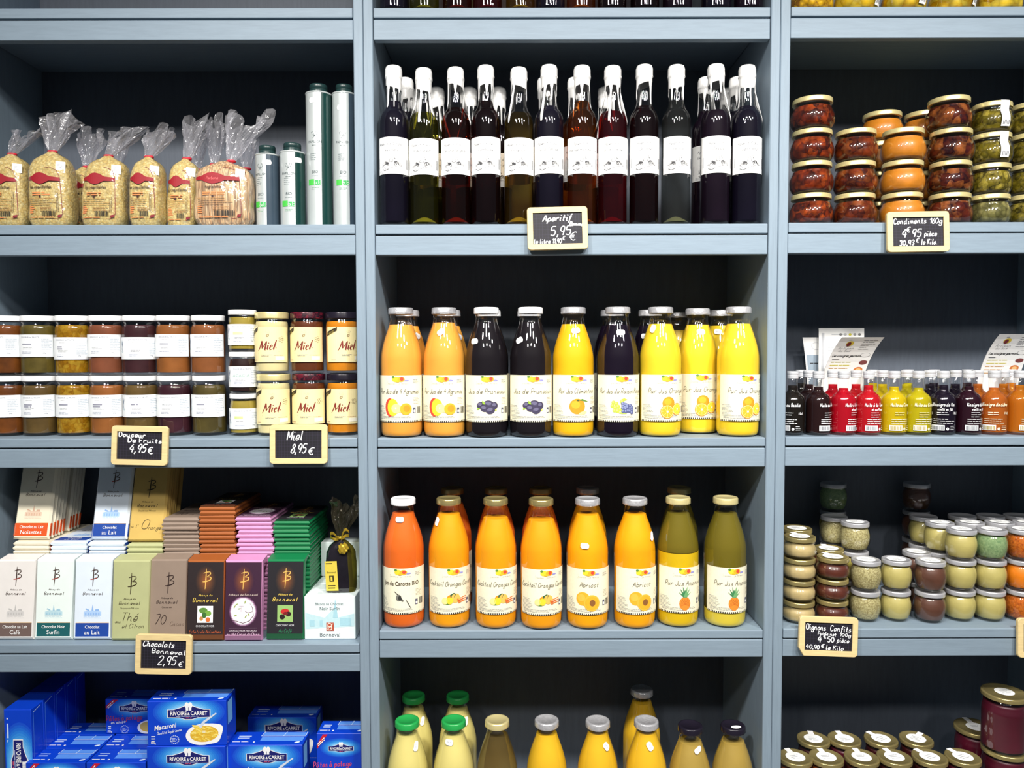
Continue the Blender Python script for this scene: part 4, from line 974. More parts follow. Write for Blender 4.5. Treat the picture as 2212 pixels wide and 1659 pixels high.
def miel_label(mb):
    c = Canvas(cylM(0.0360), mb, 0.004); w, b, t = 0.047, 0.0245, 0.0985
    c.rect(-w, b, w, t, pm('honey_label_paper', C(244, 228, 172), 0.6, var=0.02), 0)
    BR, DK = ink(128, 40, 34), ink(96, 52, 30)
    k = 0.0030
    def st(P, wd, m=BR): c.line([(x*k+y*k*0.28, 0.050+y*k) for x, y in P], [q*k for q in wd] if isinstance(wd, list) else wd*k, m, 2)
    st([(-6.4, -0.6), (-5.6, 1.5), (-5.1, 6.4)], [0.3, 0.7, 0.9]); st([(-5.1, 6.4), (-4.1, 3.0), (-3.6, 1.2)], [0.9, 1.1, 0.7]); st([(-3.6, 1.2), (-2.6, 3.4), (-1.6, 6.2)], [0.4, 0.5, 0.7], DK); st([(-1.6, 6.2), (-1.4, 3), (-1.3, 0.2), (-0.7, 0.0)], [0.8, 1.2, 1.0, 0.4])
    st([(0.2, 3.6), (0.2, 0.7), (0.8, 0.1)], [1.0, 0.9, 0.4]); c.ell(0.2*k+4.9*k*0.28, 0.050+5.0*k, 0.0011, 0.0011, BR, 2)
    st([(1.9, 2.0), (3.1, 2.5), (3.1, 3.4), (2.5, 3.7), (1.9, 3.0), (1.8, 1.2), (2.3, 0.2), (3.3, 0.7)], [0.4, 0.5, 0.6, 0.5, 0.8, 1.0, 0.7, 0.3]); st([(4.8, 7.2), (4.6, 3.5), (4.4, 0.8), (4.9, 0.1)], [0.6, 1.1, 1.0, 0.4])
    c.line([(-0.020, 0.043), (-0.006, 0.0385), (0.010, 0.040), (0.026, 0.047)], 0.0004, GREYINK, 1); c.lines(-0.012, 0.012, 0.0400, 2, 0.0024, 0.0007, GREYINK, 2, 4)
    c.pen('e', 0.002, 0.0785, 0.0085, DK, 2, 0.0007, 0.2); c.line([(0.004, 0.084), (0.008, 0.089), (0.004, 0.091), (0.003, 0.086), (-0.002, 0.090)], 0.0003, GREYINK, 1)
    for q in range(5):
        a = 2*PI*q/5; c.ell(0.031+0.0042*math.cos(a), 0.0725+0.0042*math.sin(a), 0.0026, 0.0022, DK, 1, math.degrees(a)); c.ell(0.031+0.0042*math.cos(a), 0.0725+0.0042*math.sin(a), 0.0021, 0.0017, pm('honey_label_paper', None), 2, math.degrees(a))
    c.ell(0.019, 0.055, 0.0010, 0.0010, BR, 2)
    c.poly([(-0.047, 0.079), (-0.0215, 0.0905), (-0.0205, 0.0985), (-0.045, 0.0885)], ink(52, 44, 28), 2); c.lines(0, 0, 0, 0, 1, 1, BR)
    Mx = placedM(cylM(0.0360), -0.034, 0.0865, 24); c2 = Canvas(Mx, mb, 0.004); c2.text('RECOLTE', 0, 0.000, 0.0022, ink(206, 186, 90), 3); c2.text('DE FRANCE', 0, -0.0032, 0.0018, ink(206, 186, 90), 3)
    c.lines(-0.035, -0.018, 0.0285, 1, 0.003, 0.0010, ink(190, 150, 120), 1, 2); c.rect(0.018, 0.029, 0.038, 0.037, ink(252, 246, 226), 1); c.lines(0.014, 0.036, 0.0395, 1, 0.002, 0.0007, ink(190, 150, 120), 2, 3)
HL = cached('honey_label', miel_label)
LID_W = chunks('dark_red_patterned_lid', [C(26, 16, 28), C(52, 12, 26), C(104, 28, 42), C(30, 18, 30)], 130, 0.25, 0.6, coat=0.2, bump=0.0, edge=1.0)
HC = (('cream', GOLD_L, 'creamy pale', 'gold'), ('chestnut', LID_W, 'chestnut-brown', 'dark red patterned'), ('orange_honey', BLACK_CAP, 'amber-orange', 'black'))
for i, (px0, px1) in enumerate(((590, 592), (666, 668), (741, 742))):
    cc, ld, nm, ln = HC[i]
    for lvl in (0, 1):
        jar('honey_jar', (px1, px0)[lvl], 870, YJ-0.008*(i == 0), zJ+UP+lvl*(0.1305+0.0006), JH, 'honey', JAM[cc], 0.1105, ld, 0.0352, (0.1165, 0.1305), '%s honey jar with %s lid, %s of the two stacked' % (nm, ln, ('lower', 'upper')[lvl]), 'honey jars stacked two high', HL,
            (0.12, 0.05, 0.02)[i] if lvl == 0 else (-0.02, -0.02, 0.50)[i], lidlab=ln+' lid')
# ------------------------------------------------------------------ chocolate bars
BW, BH, BT = 0.0395, 0.170, 0.0090    # half width, length, thickness
def bar_slab(mb, mat, hw=BW, h=BH, t=BT, ch=0.0042):
    """a wrapped bar standing upright: flat front at y=0, bevelled like a tablet"""
    V = []
    for y, e in ((0.0, ch), (t*0.55, 0.0), (t, 0.0012)):
        V += [(-hw+e, y, e), (hw-e, y, e), (hw-e, y, h-e), (-hw+e, y, h-e)]
    Fc = [(0, 1, 2, 3), (11, 10, 9, 8)]
    for i in (0, 4):
        for k in range(4): Fc.append((i+k, i+4+k, i+4+(k+1) % 4, i+(k+1) % 4))
    mb.add(V, Fc, mat)
def emblem(c, x, z, s, m, m2):
    """letter B drawn over a tall cross"""
    def L(P, w, mm=m):
        Q = curve2(P, 5); n = len(Q); k = len(w)-1
        W = [(w[min(int(i*k/(n-1)), k-1)]*(1-(i*k/(n-1)-min(int(i*k/(n-1)), k-1))) + w[min(int(i*k/(n-1)), k-1)+1]*(i*k/(n-1)-min(int(i*k/(n-1)), k-1)))*s for i in range(n)]
        c.line([(x+a*s, z+b*s) for a, b in Q], W, mm, 3)
    L([(-0.05, -1.0), (0.02, 0.0), (0.06, 1.0)], [0.04, 0.12, 0.04]); L([(-0.22, 0.55), (0.1, 0.66), (0.42, 0.68)], [0.05, 0.1, 0.05]); L([(0.42, 0.68), (0.46, 0.48), (0.12, 0.20)], [0.06, 0.09, 0.05])
    L([(0.12, 0.20), (0.48, 0.16), (0.46, -0.08), (0.05, -0.2)], [0.05, 0.09, 0.09, 0.04]); L([(-0.30, -0.28), (0.0, -0.25), (0.38, -0.16)], [0.06, 0.12, 0.04], m2)
def bonneval(c, x, z, h, m, small=True):
    c.pen('Bonneval', x, z, h, m, 3, h*0.13, 0.30, track=1.6, sx=0.86)
    if small: c.pen('Abbaye de', x, z+h*1.55, h*0.5, m, 3, h*0.07, 0.2, track=1.0, sx=0.9)
def abbey(c, x, z, s, m, m2):
    P = c.poly; r = random.Random(3)
    P([(x-s, z-0.55*s), (x+s, z-0.55*s), (x+s, z-0.1*s), (x+0.5*s, z+0.05*s), (x-0.5*s, z+0.05*s), (x-s, z-0.1*s)], m, 1); P([(x-0.12*s, z), (x+0.12*s, z), (x, z+0.75*s)], m2, 2); P([(x-0.8*s, z+0.15*s), (x-0.35*s, z+0.0*s), (x-0.4*s, z+0.15*s), (x-0.75*s, z+0.3*s)], m2, 2); P([(x+0.3*s, z), (x+0.8*s, z), (x+0.7*s, z+0.22*s), (x+0.35*s, z+0.2*s)], m2, 2)
    for k in range(6): c.rect(x-0.85*s+k*0.3*s, z-0.5*s, x-0.7*s+k*0.3*s, z-0.2*s, m2, 2)
    c.lines(x-s, x+s, z-0.7*s, 2, 0.14*s, 0.05*s, m, 1, 3)
KR, KD = ink(178, 60, 50), ink(70, 52, 44)
LIGHT = {  # base, band, two lines of print, drawing tints
 'cafe': ((240, 236, 232), (112, 92, 86), ('Chocolat au Lait', 'Caf\u00e9'), (214, 212, 210), (196, 194, 192)), 'noir': ((238, 250, 246), (18, 92, 96), ('Chocolat Noir', 'Surfin'), (190, 222, 232), (164, 204, 222)),
 'lait': ((228, 240, 252), (24, 70, 160), ('Chocolat', 'au Lait'), (176, 208, 246), (146, 186, 238)), 'noisettes': ((240, 232, 208), (222, 84, 24), ('Chocolat au Lait', 'Noisettes'), (226, 200, 176), (214, 176, 150))}
SOLID = {'the': (184, 188, 138), 'cacao': (150, 132, 118), 'orange': (216, 182, 100)}
DARK = {'eclats': ((40, 30, 32), (164, 92, 44)), 'griotte': ((58, 26, 52), (214, 148, 194)), 'cafe_noir': ((30, 28, 34), (20, 122, 72))}
def bar_mats(kind):
    if kind in LIGHT: b = LIGHT[kind][0]; return pm('wrap_'+kind, C(*b), 0.45, var=0.02), None
    if kind in SOLID: return pm('wrap_'+kind, C(*SOLID[kind]), 0.5, var=0.03), None
    return pm('wrap_'+kind, C(*DARK[kind][1]), 0.4, var=0.03), ink(*DARK[kind][0])
def bar_art(c, kind, hw=BW, h=BH, e=0.0042):
    if kind in LIGHT:
        b, band, (t1, t2), d1, d2 = LIGHT[kind]; bd = ink(*band)
        c.rect(-hw+e, 0.0065, hw-e, 0.0345, bd, 1); c.rect(-hw+e, 0.0345, hw-e, 0.0354, ink(216, 180, 130), 1)
        c.text(t1, 0.0, 0.0235, 0.0062, WHITE, 3, 0.012, sx=0.92 if len(t1) < 14 else 0.86); c.text(t2, 0.0, 0.0110, 0.0088, WHITE, 3, 0.004, sx=0.95)
        emblem(c, 0.0, 0.132, 0.0205, KD, KR if kind != 'noisettes' else KD); bonneval(c, 0.0, 0.0935, 0.0062, KD); abbey(c, 0.0, 0.060, 0.0185, ink(*d1), ink(*d2))
    elif kind in SOLID:
        D = ink(60, 50, 26) if kind != 'cacao' else ink(52, 36, 32)
        emblem(c, 0.0, 0.118, 0.0225, D, D); bonneval(c, -0.002, 0.0745, 0.0066, D); c.text('Chocolat noir 70% cacao' if kind != 'cacao' else 'Chocolat noir', -0.002, 0.0650, 0.0034, D, 3, sx=0.8)
        if kind == 'the': c.pen('Th\u00e9', -0.002, 0.0400, 0.0175, D, 3, 0.0011, 0.3, sx=0.75); c.pen('au', -0.026, 0.036, 0.0065, D, 3, 0.0006, 0.3); c.pen('et Citron', 0.006, 0.0255, 0.0085, D, 3, 0.0007, 0.4, sx=0.8)
        elif kind == 'cacao': c.pen('70', -0.017, 0.031, 0.0200, D, 3, 0.0014, 0.25, sx=0.75); c.pen('% Cacao', 0.016, 0.028, 0.0085, ink(96, 76, 66), 3, 0.0006, 0.3, sx=0.75)
        else: c.pen("\u00e0 l'", -0.026, 0.030, 0.0065, D, 3, 0.0006, 0.3); c.pen('O', -0.004, 0.027, 0.0200, D, 3, 0.0012, 0.3, sx=0.9); c.pen('range', 0.018, 0.026, 0.0085, D, 3, 0.0007, 0.35, sx=0.75)
    else:
        b, tp = DARK[kind]; base = ink(*b); ft = ink(*[int(q*0.62) for q in tp])
        c.rect(-hw+e*0.4, 0.012, hw-e*0.4, h-0.007, base, 1); c.rect(-hw+e*0.4, 0.0015, hw-e*0.4, 0.012 if kind != 'griotte' else 0.010, ft, 1)
        GO = ink(236, 186, 96)
        for k in range(10): q = k/9; c.ell(0.0, 0.124, 0.0235*(1-0.85*q), 0.034*(1-0.85*q), ink(*[int(a_*(1-q)+b_*q) for a_, b_ in zip(b, (146, 84, 42))]), 2+k*0.2)
        L0 = c.lift; c.lift = L0*1.6; emblem(c, 0.0, 0.128, 0.0215, GO, GO); c.lift = L0
        if kind == 'griotte':
            c.pen('Abbaye de Bonneval', 0.0, 0.0935, 0.0040, ink(220, 200, 190), 3, 0.0005, 0.2, track=1.4, sx=0.9)
            for k, g in enumerate(((110, 70, 104), (190, 160, 186), (250, 244, 250))): c.ell(0.0, 0.0605, 0.0295-k*0.002, 0.0315-k*0.002, ink(*g), 2+k)
            BR, LF = ink(90, 56, 60), ink(150, 170, 90)
            c.line([(-0.024, 0.043), (-0.012, 0.040), (0.0, 0.036), (0.014, 0.041), (0.022, 0.052), (0.020, 0.068), (0.014, 0.078)], [0.0006, 0.0012, 0.0012, 0.0014, 0.0012, 0.001, 0.0005], BR, 6); c.line([(0.02, 0.060), (0.010, 0.058), (0.004, 0.061)], 0.0008, BR, 6)
            for x, z, r in ((-0.018, 0.070, 60), (-0.014, 0.075, 30), (0.004, 0.080, 80), (-0.016, 0.052, 20), (0.006, 0.050, 50), (0.012, 0.054, 120), (-0.008, 0.066, 10)): c.ell(x, z, 0.0035, 0.0012, LF, 6, r)
            c.pen('T', -0.003, 0.060, 0.012, ink(190, 180, 190), 6, 0.0009); c.line([(-0.03, 0.026), (0.03, 0.026)], 0.0005, ink(200, 170, 190), 3)
            c.text('CHOCOLAT NOIR 70% CACAO', 0.0, 0.0190, 0.0034, ink(236, 220, 230), 3, sx=0.85); c.pen('au th\u00e9 Cerise de Chine', 0.0, 0.0105, 0.0058, ink(240, 200, 226), 3, 0.0006, 0.3, sx=0.68)
        else:
            bonneval(c, 0.0, 0.0800, 0.0078, ink(238, 206, 90)); c.rect(-0.0165, 0.0365, 0.0165, 0.0715, WHITE if kind == 'eclats' else ink(150, 190, 110), 3)
            if kind == 'eclats':
                for x, z, a, q, m in ((-0.004, 0.062, 0.009, 0.006, GRN), (0.006, 0.056, 0.007, 0.006, ink(120, 170, 70)), (-0.002, 0.052, 0.005, 0.006, ink(60, 110, 50)), (0.006, 0.043, 0.005, 0.005, ink(214, 110, 50)), (-0.008, 0.045, 0.004, 0.0045, ink(196, 140, 80))): c.ell(x, z, a, q, m, 4)
            else:
                for x, z, a, q, m in ((0.0, 0.058, 0.0095, 0.006, ink(196, 40, 40)), (0.007, 0.053, 0.006, 0.005, ink(50, 18, 22)), (-0.006, 0.047, 0.0058, 0.0055, ink(36, 22, 24)), (0.001, 0.054, 0.005, 0.0035, ink(120, 20, 24))): c.ell(x, z, a, q, m, 4)
            c.text('CHOCOLAT NOIR', 0.0, 0.0275, 0.0042, ink(226, 226, 230), 3, sx=0.78); c.pen('Eclats de Noisettes' if kind == 'eclats' else 'Au Caf\u00e9', 0.0, 0.0150, 0.0066, ink(190, 90, 50) if kind == 'eclats' else ink(40, 140, 90), 3, 0.0007, 0.3, sx=0.68)
def bar_mesh(kind, art=True):
    def fn(mb):
        m, _ = bar_mats(kind); bar_slab(mb, m)
        if kind in LIGHT: mb.box(-BW-0.0003, BW+0.0003, BT*0.42, BT+0.0002, 0.0065, 0.0345, ink(*LIGHT[kind][1]))
        if art: bar_art(Canvas(flatM(), mb, lift=0.00014), kind)
    return cached('bar_'+kind+('_printed' if art else ''), fn)
def front_mesh(kind):
    """bar in front whose wrapper end is folded back over the stack behind it"""
    def fn(mb):
        m, _ = bar_mats(kind); hw, h = BW, BH-0.003
        P = [(0.003, 0.0), (0.0, 0.004), (0.0, h-0.003), (0.003, h), (0.034, h+0.0075), (0.036, h+0.004), (0.012, h-0.008), (0.012, 0.0)]
        n = len(P); V = [(-hw+(0.002 if i in (1, 2) else 0), y, z) for i, (y, z) in enumerate(P)] + [(hw-(0.002 if i in (1, 2) else 0), y, z) for i, (y, z) in enumerate(P)]
        Fc = [(i, n+i, n+(i+1) % n, (i+1) % n)[::-1] for i in range(n)] + [tuple(range(n)), tuple(range(n, 2*n))[::-1]]
        mb.add(V, [f[::-1] for f in Fc], m); bar_art(Canvas(flatM(), mb, lift=0.00014), kind)
    return cached('front_bar_'+kind, fn)
zC = Z['L'][3]
BN = {'cafe': 'white coffee-milk chocolate bar with a brown band', 'noir': 'white dark-chocolate bar with a teal band', 'lait': 'white milk-chocolate bar with a blue band', 'the': 'pale green chocolate bar', 'cacao': 'taupe chocolate bar marked 70',
      'eclats': 'brown and black chocolate bar with a hazelnut picture', 'griotte': 'purple and pink chocolate bar with a round white picture', 'cafe_noir': 'green and black chocolate bar with a coffee bean picture'}
FX = [('cafe', 31, 0.016), ('noir', 114, 0.016), ('lait', 198, 0.014), ('the', 280, 0.010), ('cacao', 361, 0.016), ('eclats', 442, 0.009), ('griotte', 524, 0.007), ('cafe_noir', 615, 0.013)]
for k, px, Y in FX:
    x = at(px, 1370, Y+0.009).x
    solo('chocolate_bar', front_mesh(k), BN[k]+', standing in front of its stack', 'chocolate bar', (x, Y+0.009, zC+UP+0.0014), group='bars standing in front of the stacks', rot=(-R(5.5), 0, 0))
FY = 0.078
ST = [('noisettes', 'cream', 'noisettes', 66, 1170, 22, 1), ('lait', 'white', 'col two', 146, 1169, 22, 2), ('lait', 'white', 'col three', 229, 1171, 22, 2), ('the', 'pale green', 'the', 311, 1175, 21, 2), ('cacao', 'taupe', 'cacao', 389, 1119, 27, 8), ('eclats', 'brown', 'eclats', 468, 1094, 30, 11), ('griotte', 'pink', 'griotte', 550, 1117, 27, 8), ('cafe_noir', 'green', 'cafe_noir', 629, 1125, 26, 8)]
NUM = ['', 'topmost', 'second', 'third', 'fourth', 'fifth', 'sixth', 'seventh', 'eighth', 'ninth', 'tenth', 'eleventh']
STN = ['cream stack', 'low white stack', 'white stack under a leaning bar', 'pale green stack', 'taupe stack', 'brown stack', 'pink stack', 'green stack']
TOPZ = {}
for si, (k, cn, key, px, py, n, vis) in enumerate(ST):
    x = at(px, py, FY).x; zt = at(px, py, FY).z; pitch = (zt-zC-UP)/n
    r = random.Random(si+40); TOPZ[si] = zC+UP+pitch*(n-1)+BT+0.0003
    for i in range(n):
        j = n-i    # 1 = top
        top = (j == 1 and si in (1, 4, 5, 6, 7))
        wob = (r.uniform(-0.002, 0.002) if si != 6 else r.uniform(-0.004, 0.004)) if j <= vis else 0
        lab = '%s flat chocolate bar, %s from the top of the %s' % (cn, NUM[j] if j > 1 else 'first', STN[si]) if j <= vis else '%s flat chocolate bar deep in the %s' % (cn, STN[si])
        # lying: front face up, its foot towards the viewer
        o = solo('chocolate_bar', bar_mesh(k, top), lab, 'chocolate bar', (x+wob, FY+r.uniform(0, 0.0025), zC+UP+i*pitch+BT), group='bars lying in the '+STN[si], rot=(-PI/2, 0, r.uniform(-0.012, 0.012)))
UPL = R(15)
def upright(k, px0, si, n, names, y0=0.087, gap=0.0122, jit=0.0):
    x = at(px0, 1168, y0).x; r = random.Random(px0)
    for i in range(n):
        solo('chocolate_bar', bar_mesh(k, i == 0), names % (ORD[i+1],), 'chocolate bar', (x+r.uniform(-1, 1)*jit, y0+i*gap+(0.012 if i > 4 else 0), TOPZ[si]+0.0030), group='bars leaning back on top of the stacks', rot=(-UPL, 0, 0))
upright('noisettes', 66, 0, 9, 'cream hazelnut chocolate bar with an orange band, %s in the leaning row', jit=0.0012)
upright('lait', 234, 2, 2, 'white chocolate bar with a blue band, %s of two leaning on a stack')
upright('orange', 313, 3, 6, 'tan orange-flavoured chocolate bar, %s in its leaning row', jit=0.001)

# ------------------------------------------------------------------ boxes of chocolate sticks and the black gift bag
BXW = pm('pale_mint_card', C(236, 250, 248), 0.5, var=0.02)
def sticks_box(w, h, d, art):
    def fn(mb):
        mb.box(-w/2, w/2, 0, d, 0, h, BXW, 0.0012)
        if art:
            c = Canvas(flatM(), mb); B1, B2 = ink(196, 228, 234), ink(170, 214, 226)
            c.poly([(-w*0.48, h*0.62), (-w*0.1, h*0.50), (w*0.08, h*0.72), (w*0.14, h*0.50), (w*0.48, h*0.60), (w*0.48, h*0.30), (-w*0.48, h*0.24)], B1, 1); c.poly([(w*0.06, h*0.5), (w*0.16, h*0.5), (w*0.11, h*0.95)], B2, 2); c.poly([(-w*0.40, h*0.3), (-w*0.30, h*0.3), (-w*0.30, h*0.45), (-w*0.40, h*0.45)], B2, 2); c.rect(-w*0.2, h*0.3, -w*0.14, h*0.44, B2, 2); c.rect(w*0.2, h*0.32, w*0.42, h*0.5, B2, 2)
            T = ink(130, 140, 146); c.text('B\u00e2tons de Chocolat', -0.001, h*0.80, 0.0056, T, 3, 0.002, sx=0.92); c.text('Noir Surfin', 0.0, h*0.685, 0.0066, ink(110, 124, 130), 3, 0.004)
            c.rect(-0.0075, h*0.20, 0.0085, h*0.39, ink(186, 84, 60), 3); c.pen('B', 0.0005, h*0.225, 0.013, ink(250, 236, 220), 4, 0.0016); c.line([(-0.006, h*0.22), (0.007, h*0.37)], 0.0008, ink(250, 236, 220), 4); c.text('Bonneval', 0.0, h*0.065, 0.0084, ink(110, 112, 116), 3, 0.003)
            c2 = Canvas(lambda u, v, o: (u, v, h+o), mb); c2.lines(-0.03, 0.02, d*0.5, 2, 0.006, 0.0012, ink(150, 150, 156), 1, 3)
    return fn
w_, h_ = 0.108, at(714, 1287, 0.03).z-zC-UP
xb = at(713, 1330, 0.028).x
for i, (lb, y) in enumerate((('white chocolate-sticks box at the shelf front under the black gift bag', 0.026), ('white chocolate-sticks box behind the front one', 0.072), ('white chocolate-sticks box third from the shelf front', 0.118), ('white chocolate-sticks box at the back by the post', 0.164))):
    mb = MB(); sticks_box(w_, h_, 0.044, i == 0)(mb); solo('chocolate_sticks_box', mb.mesh('chocolate_sticks_box'), lb, 'box', (xb+(0.001*i), y, zC+UP), group='boxes of chocolate sticks')
mb = MB(); sticks_box(w_, 0.079, 0.044, False)(mb); solo('chocolate_sticks_box', mb.mesh('chocolate_sticks_box'), 'white chocolate-sticks box stacked on the one at the back', 'box', (xb+0.001, 0.168, zC+UP*2+h_), group='boxes of chocolate sticks')
def gift_bag():
    x = at(738, 1260, 0.07).x; z0 = zC+h_+2*UP
    t = thing('gift_bag', 'black gift bag tied with gold ribbon on the white chocolate-sticks boxes', 'bag', (x, 0.068, z0), 0.0)
    BLK = pm('black_glossy_bag', C(30, 27, 34), 0.12, coat=0.6, var=0.2, bump=0.3, scale=40); GL = pm('golden_foil', C(220, 186, 60), 0.2, 0.55, var=0.25, bump=0.6, scale=120)
    OL = tint('olive_clear_film', (0.5, 0.46, 0.12, 1), 0.55, C(92, 84, 34))
    hw, dd, h = 0.032, 0.021, 0.112
    mb = MB(); n = 40; V = []; zs = [0, 0.002, 0.01, 0.03, 0.06, 0.084, 0.096, 0.105, 0.111, 0.116]; sc = [0.9, 0.97, 1, 1.02, 1.0, 0.93, 0.78, 0.5, 0.24, 0.14]
    for z, s in zip(zs, sc):
        for k in range(n):
            a = 2*PI*k/n; e = 0.5+0.3*(z/h); w = 1+0.05*math.sin(6*a+z*90)*(z/h)
            V.append((hw*s*w*math.copysign(abs(math.cos(a))**e, math.cos(a)), dd*s*w*math.copysign(abs(math.sin(a))**e, math.sin(a)), z))
    for k in range(n):
        a = 2*PI*(k+0.5)/n; mat = OL if (math.cos(a) > 0.42) else BLK
        mb.add([], [], mat)
        i0 = len(mb.v)
        if k == 0: mb.v.extend(V); base = i0
        for r in range(len(zs)-1):
            mb.f.append((base+r*n+k, base+r*n+(k+1) % n, base+(r+1)*n+(k+1) % n, base+(r+1)*n+k)); mb.m.append(mb.mi(mat)); mb.s.append(True)
    part('bag_body', mb.mesh('bag_body'), t, label='black and olive bag body')
    mb = MB(); M = lambda u, v, o: (u, -(dd*1.03+0.0012+o), v)
    c = Canvas(M, mb); YL = ink(222, 200, 74); K = ink(60, 52, 20)
    c.rect(-0.0135, -0.030, 0.0135, 0.034, YL, 0); c.lines(-0.011, 0.011, 0.028, 1, 0.003, 0.002, K, 1, 2); c.text('Bonneval', 0, 0.008, 0.0042, K, 1, sx=0.9); c.rect(-0.005, -0.010, 0.005, 0.003, K, 1); c.rect(-0.002, -0.008, 0.002, 0.001, YL, 2); c.lines(-0.009, 0.009, -0.020, 2, 0.005, 0.0022, K, 1, 3)
    part('label', mb.mesh('label'), t, loc=(-0.0135, 0.0, 0.035), rot=(0, R(-3), R(-6)), label='yellow paper label')
    mb = MB(); tuft(0.075, 0.024, 0.15, 9, 0.5)(mb); mb.mats = [glassmat('smoky_bag_film', (0.55, 0.52, 0.42), 0.95, 0.1, 0.1, (0.2, 0.18, 0.12), 1.0, 70)]; part('bag_top', mb.mesh('bag_top'), t, loc=(0, 0, 0.115), label='smoky clear bag top')
    mb = MB()
    for sx, rz in ((-1, 0.5), (1, 0.9), (1, 0.2), (-1, -0.1)):
        P = []
        for k in range(9): q = k/8; P.append((sx*(0.003+0.017*q), -0.010-0.004*math.sin(q*3), 0.114+0.020*math.sin(q*2.6)*rz+0.006*q))
        V = []
        for p in P: V += [(p[0], p[1], p[2]-0.0035), (p[0], p[1]-0.003, p[2]+0.0035)]
        mb.add(V, [(2*i, 2*i+2, 2*i+3, 2*i+1) for i in range(8)], GL, True)
    mb.lathe([(0.0075, 0.1115), (0.0088, 0.113), (0.0088, 0.117), (0.0075, 0.1185)], GL, 20)
    part('ribbon', mb.mesh('ribbon'), t, label='gold ribbon')
    mb = MB(); bm = bmesh.new(); bmesh.ops.create_icosphere(bm, subdivisions=3, radius=0.0115)
    for v in bm.verts: v.co *= 1+0.16*math.sin(v.co.x*700)*math.sin(v.co.z*620+1); 
    mb.bm(bm, GL, False); part('seal', mb.mesh('seal'), t, loc=(0.010, -0.022, 0.096), scale=(1, 0.6, 1.05), label='crinkled gold seal')
gift_bag()

# ------------------------------------------------------------------ boxes of pasta on the lowest left shelf
PB = pm('pasta_box_blue', C(10, 66, 206), 0.35, coat=0.2, var=0.03); PB_D = ink(18, 24, 108); PB_L = [ink(int(10+118*q*q), int(66+134*q), int(206+46*q)) for q in [(k+1)/9 for k in range(9)]]
PB_T = pm('pasta_box_pale_panel', C(92, 150, 240), 0.4, var=0.04); PTAG = ink(206, 24, 44)
def logo(c, x, z, s):
    for k, m in enumerate(PB_L): c.ell(x, z+0.002*s/0.09, s*(0.86-k*0.055), s*(0.40-k*0.026), m, 1+k*0.3, n=28)
    o = lambda P: [(x+a*s, z+b*s) for a, b in P]
    A = [(-0.50, 0.085), (-0.36, 0.085), (-0.20, 0.13), (-0.10, 0.17), (0.10, 0.17), (0.20, 0.13), (0.36, 0.085), (0.50, 0.085), (0.50, -0.095), (0.22, -0.10), (0.08, -0.145), (-0.08, -0.145), (-0.22, -0.10), (-0.50, -0.095)]
    c.poly(o([(a*1.035, b*1.10) for a, b in A]), WHITE, 5.5); c.poly(o(A), PB_D, 6.5)
    c.text('RIVOIRE', x-0.045*s, z-0.045*s, 0.092*s, WHITE, 8, 0.02, align='r', sx=0.80); c.text('&', x, z-0.045*s, 0.06*s, WHITE, 8, 0.02); c.text('CARRET', x+0.045*s, z-0.045*s, 0.092*s, WHITE, 8, 0.02, align='l', sx=0.80)
    c.lines(x-0.30*s, x+0.30*s, z-0.085*s, 1, 0.01, 0.014*s, ink(170, 180, 220), 7.5, 3); c.lines(x-0.07*s, x+0.08*s, z-0.122*s, 1, 0.01, 0.02*s, ink(206, 80, 110), 7.5, 4)
    for sx in (-1, 1): c.ell(x+sx*0.042*s, z+0.195*s, 0.05*s, 0.075*s, WHITE, 8); c.rect(x+sx*0.037*s-0.03*s, z+0.07*s, x+sx*0.037*s+0.03*s, z+0.20*s, ink(244, 246, 250), 8.5)
def plate(c, x, z, s, kind):
    c.ell(x, z, s, s*0.62, WHITE, 4.2, 8, 36); c.poly(curve2([(x+0.1*s, z+0.61*s), (x+0.55*s, z+0.62*s), (x+0.95*s, z+0.56*s), (x+1.10*s, z+0.38*s), (x+1.02*s, z-0.05*s), (x+0.80*s, z-0.45*s), (x+0.2*s, z-0.58*s)], 5), WHITE, 4.3)
    r = random.Random(5); c.ell(x+0.05*s, z+0.02*s, s*0.80, s*0.46, ink(226, 180, 50), 4.8, 6, 28)
    if kind == 'soup': c.ell(x+0.05*s, z+0.06*s, s*0.82, s*0.44, ink(206, 178, 96), 5.2); return
    Y1, Y2, Y3 = ink(246, 214, 80), ink(238, 196, 60), ink(250, 228, 120)
    for k in range(46):
        a, q = r.uniform(0, 2*PI), math.sqrt(r.random()); px_, pz = x+0.05*s+q*math.cos(a)*s*0.70, z+0.02*s+q*math.sin(a)*s*0.38; d = r.uniform(-0.9, 0.9); l = r.uniform(0.10, 0.2)*s
        c.line([(px_-l*math.cos(d), pz-l*math.sin(d)*0.7), (px_, pz+0.03*s), (px_+l*math.cos(d), pz+l*math.sin(d)*0.5)], 0.062*s, (Y1, Y2, Y3)[k % 3], 5.2+0.04*k)
    c.rect(x-0.05*s, z+0.08*s, x+0.12*s, z+0.22*s, ink(238, 230, 190), 7.5)
    c.line([(x-0.40*s, z+0.52*s), (x-0.15*s, z+0.45*s), (x+0.05*s, z+0.72*s), (x+0.75*s, z+1.22*s)], [0.02*s, 0.20*s, 0.14*s, 0.07*s], ink(214, 222, 236), 7.6)
    for k in range(5): c.line([(x-0.62*s+0.05*k*s, z+0.52*s-0.06*k*s), (x-0.36*s, z+0.50*s-0.05*k*s), (x-0.1*s, z+0.30*s-0.04*k*s)], 0.07*s, (Y1, Y3, Y2)[k % 3], 8)
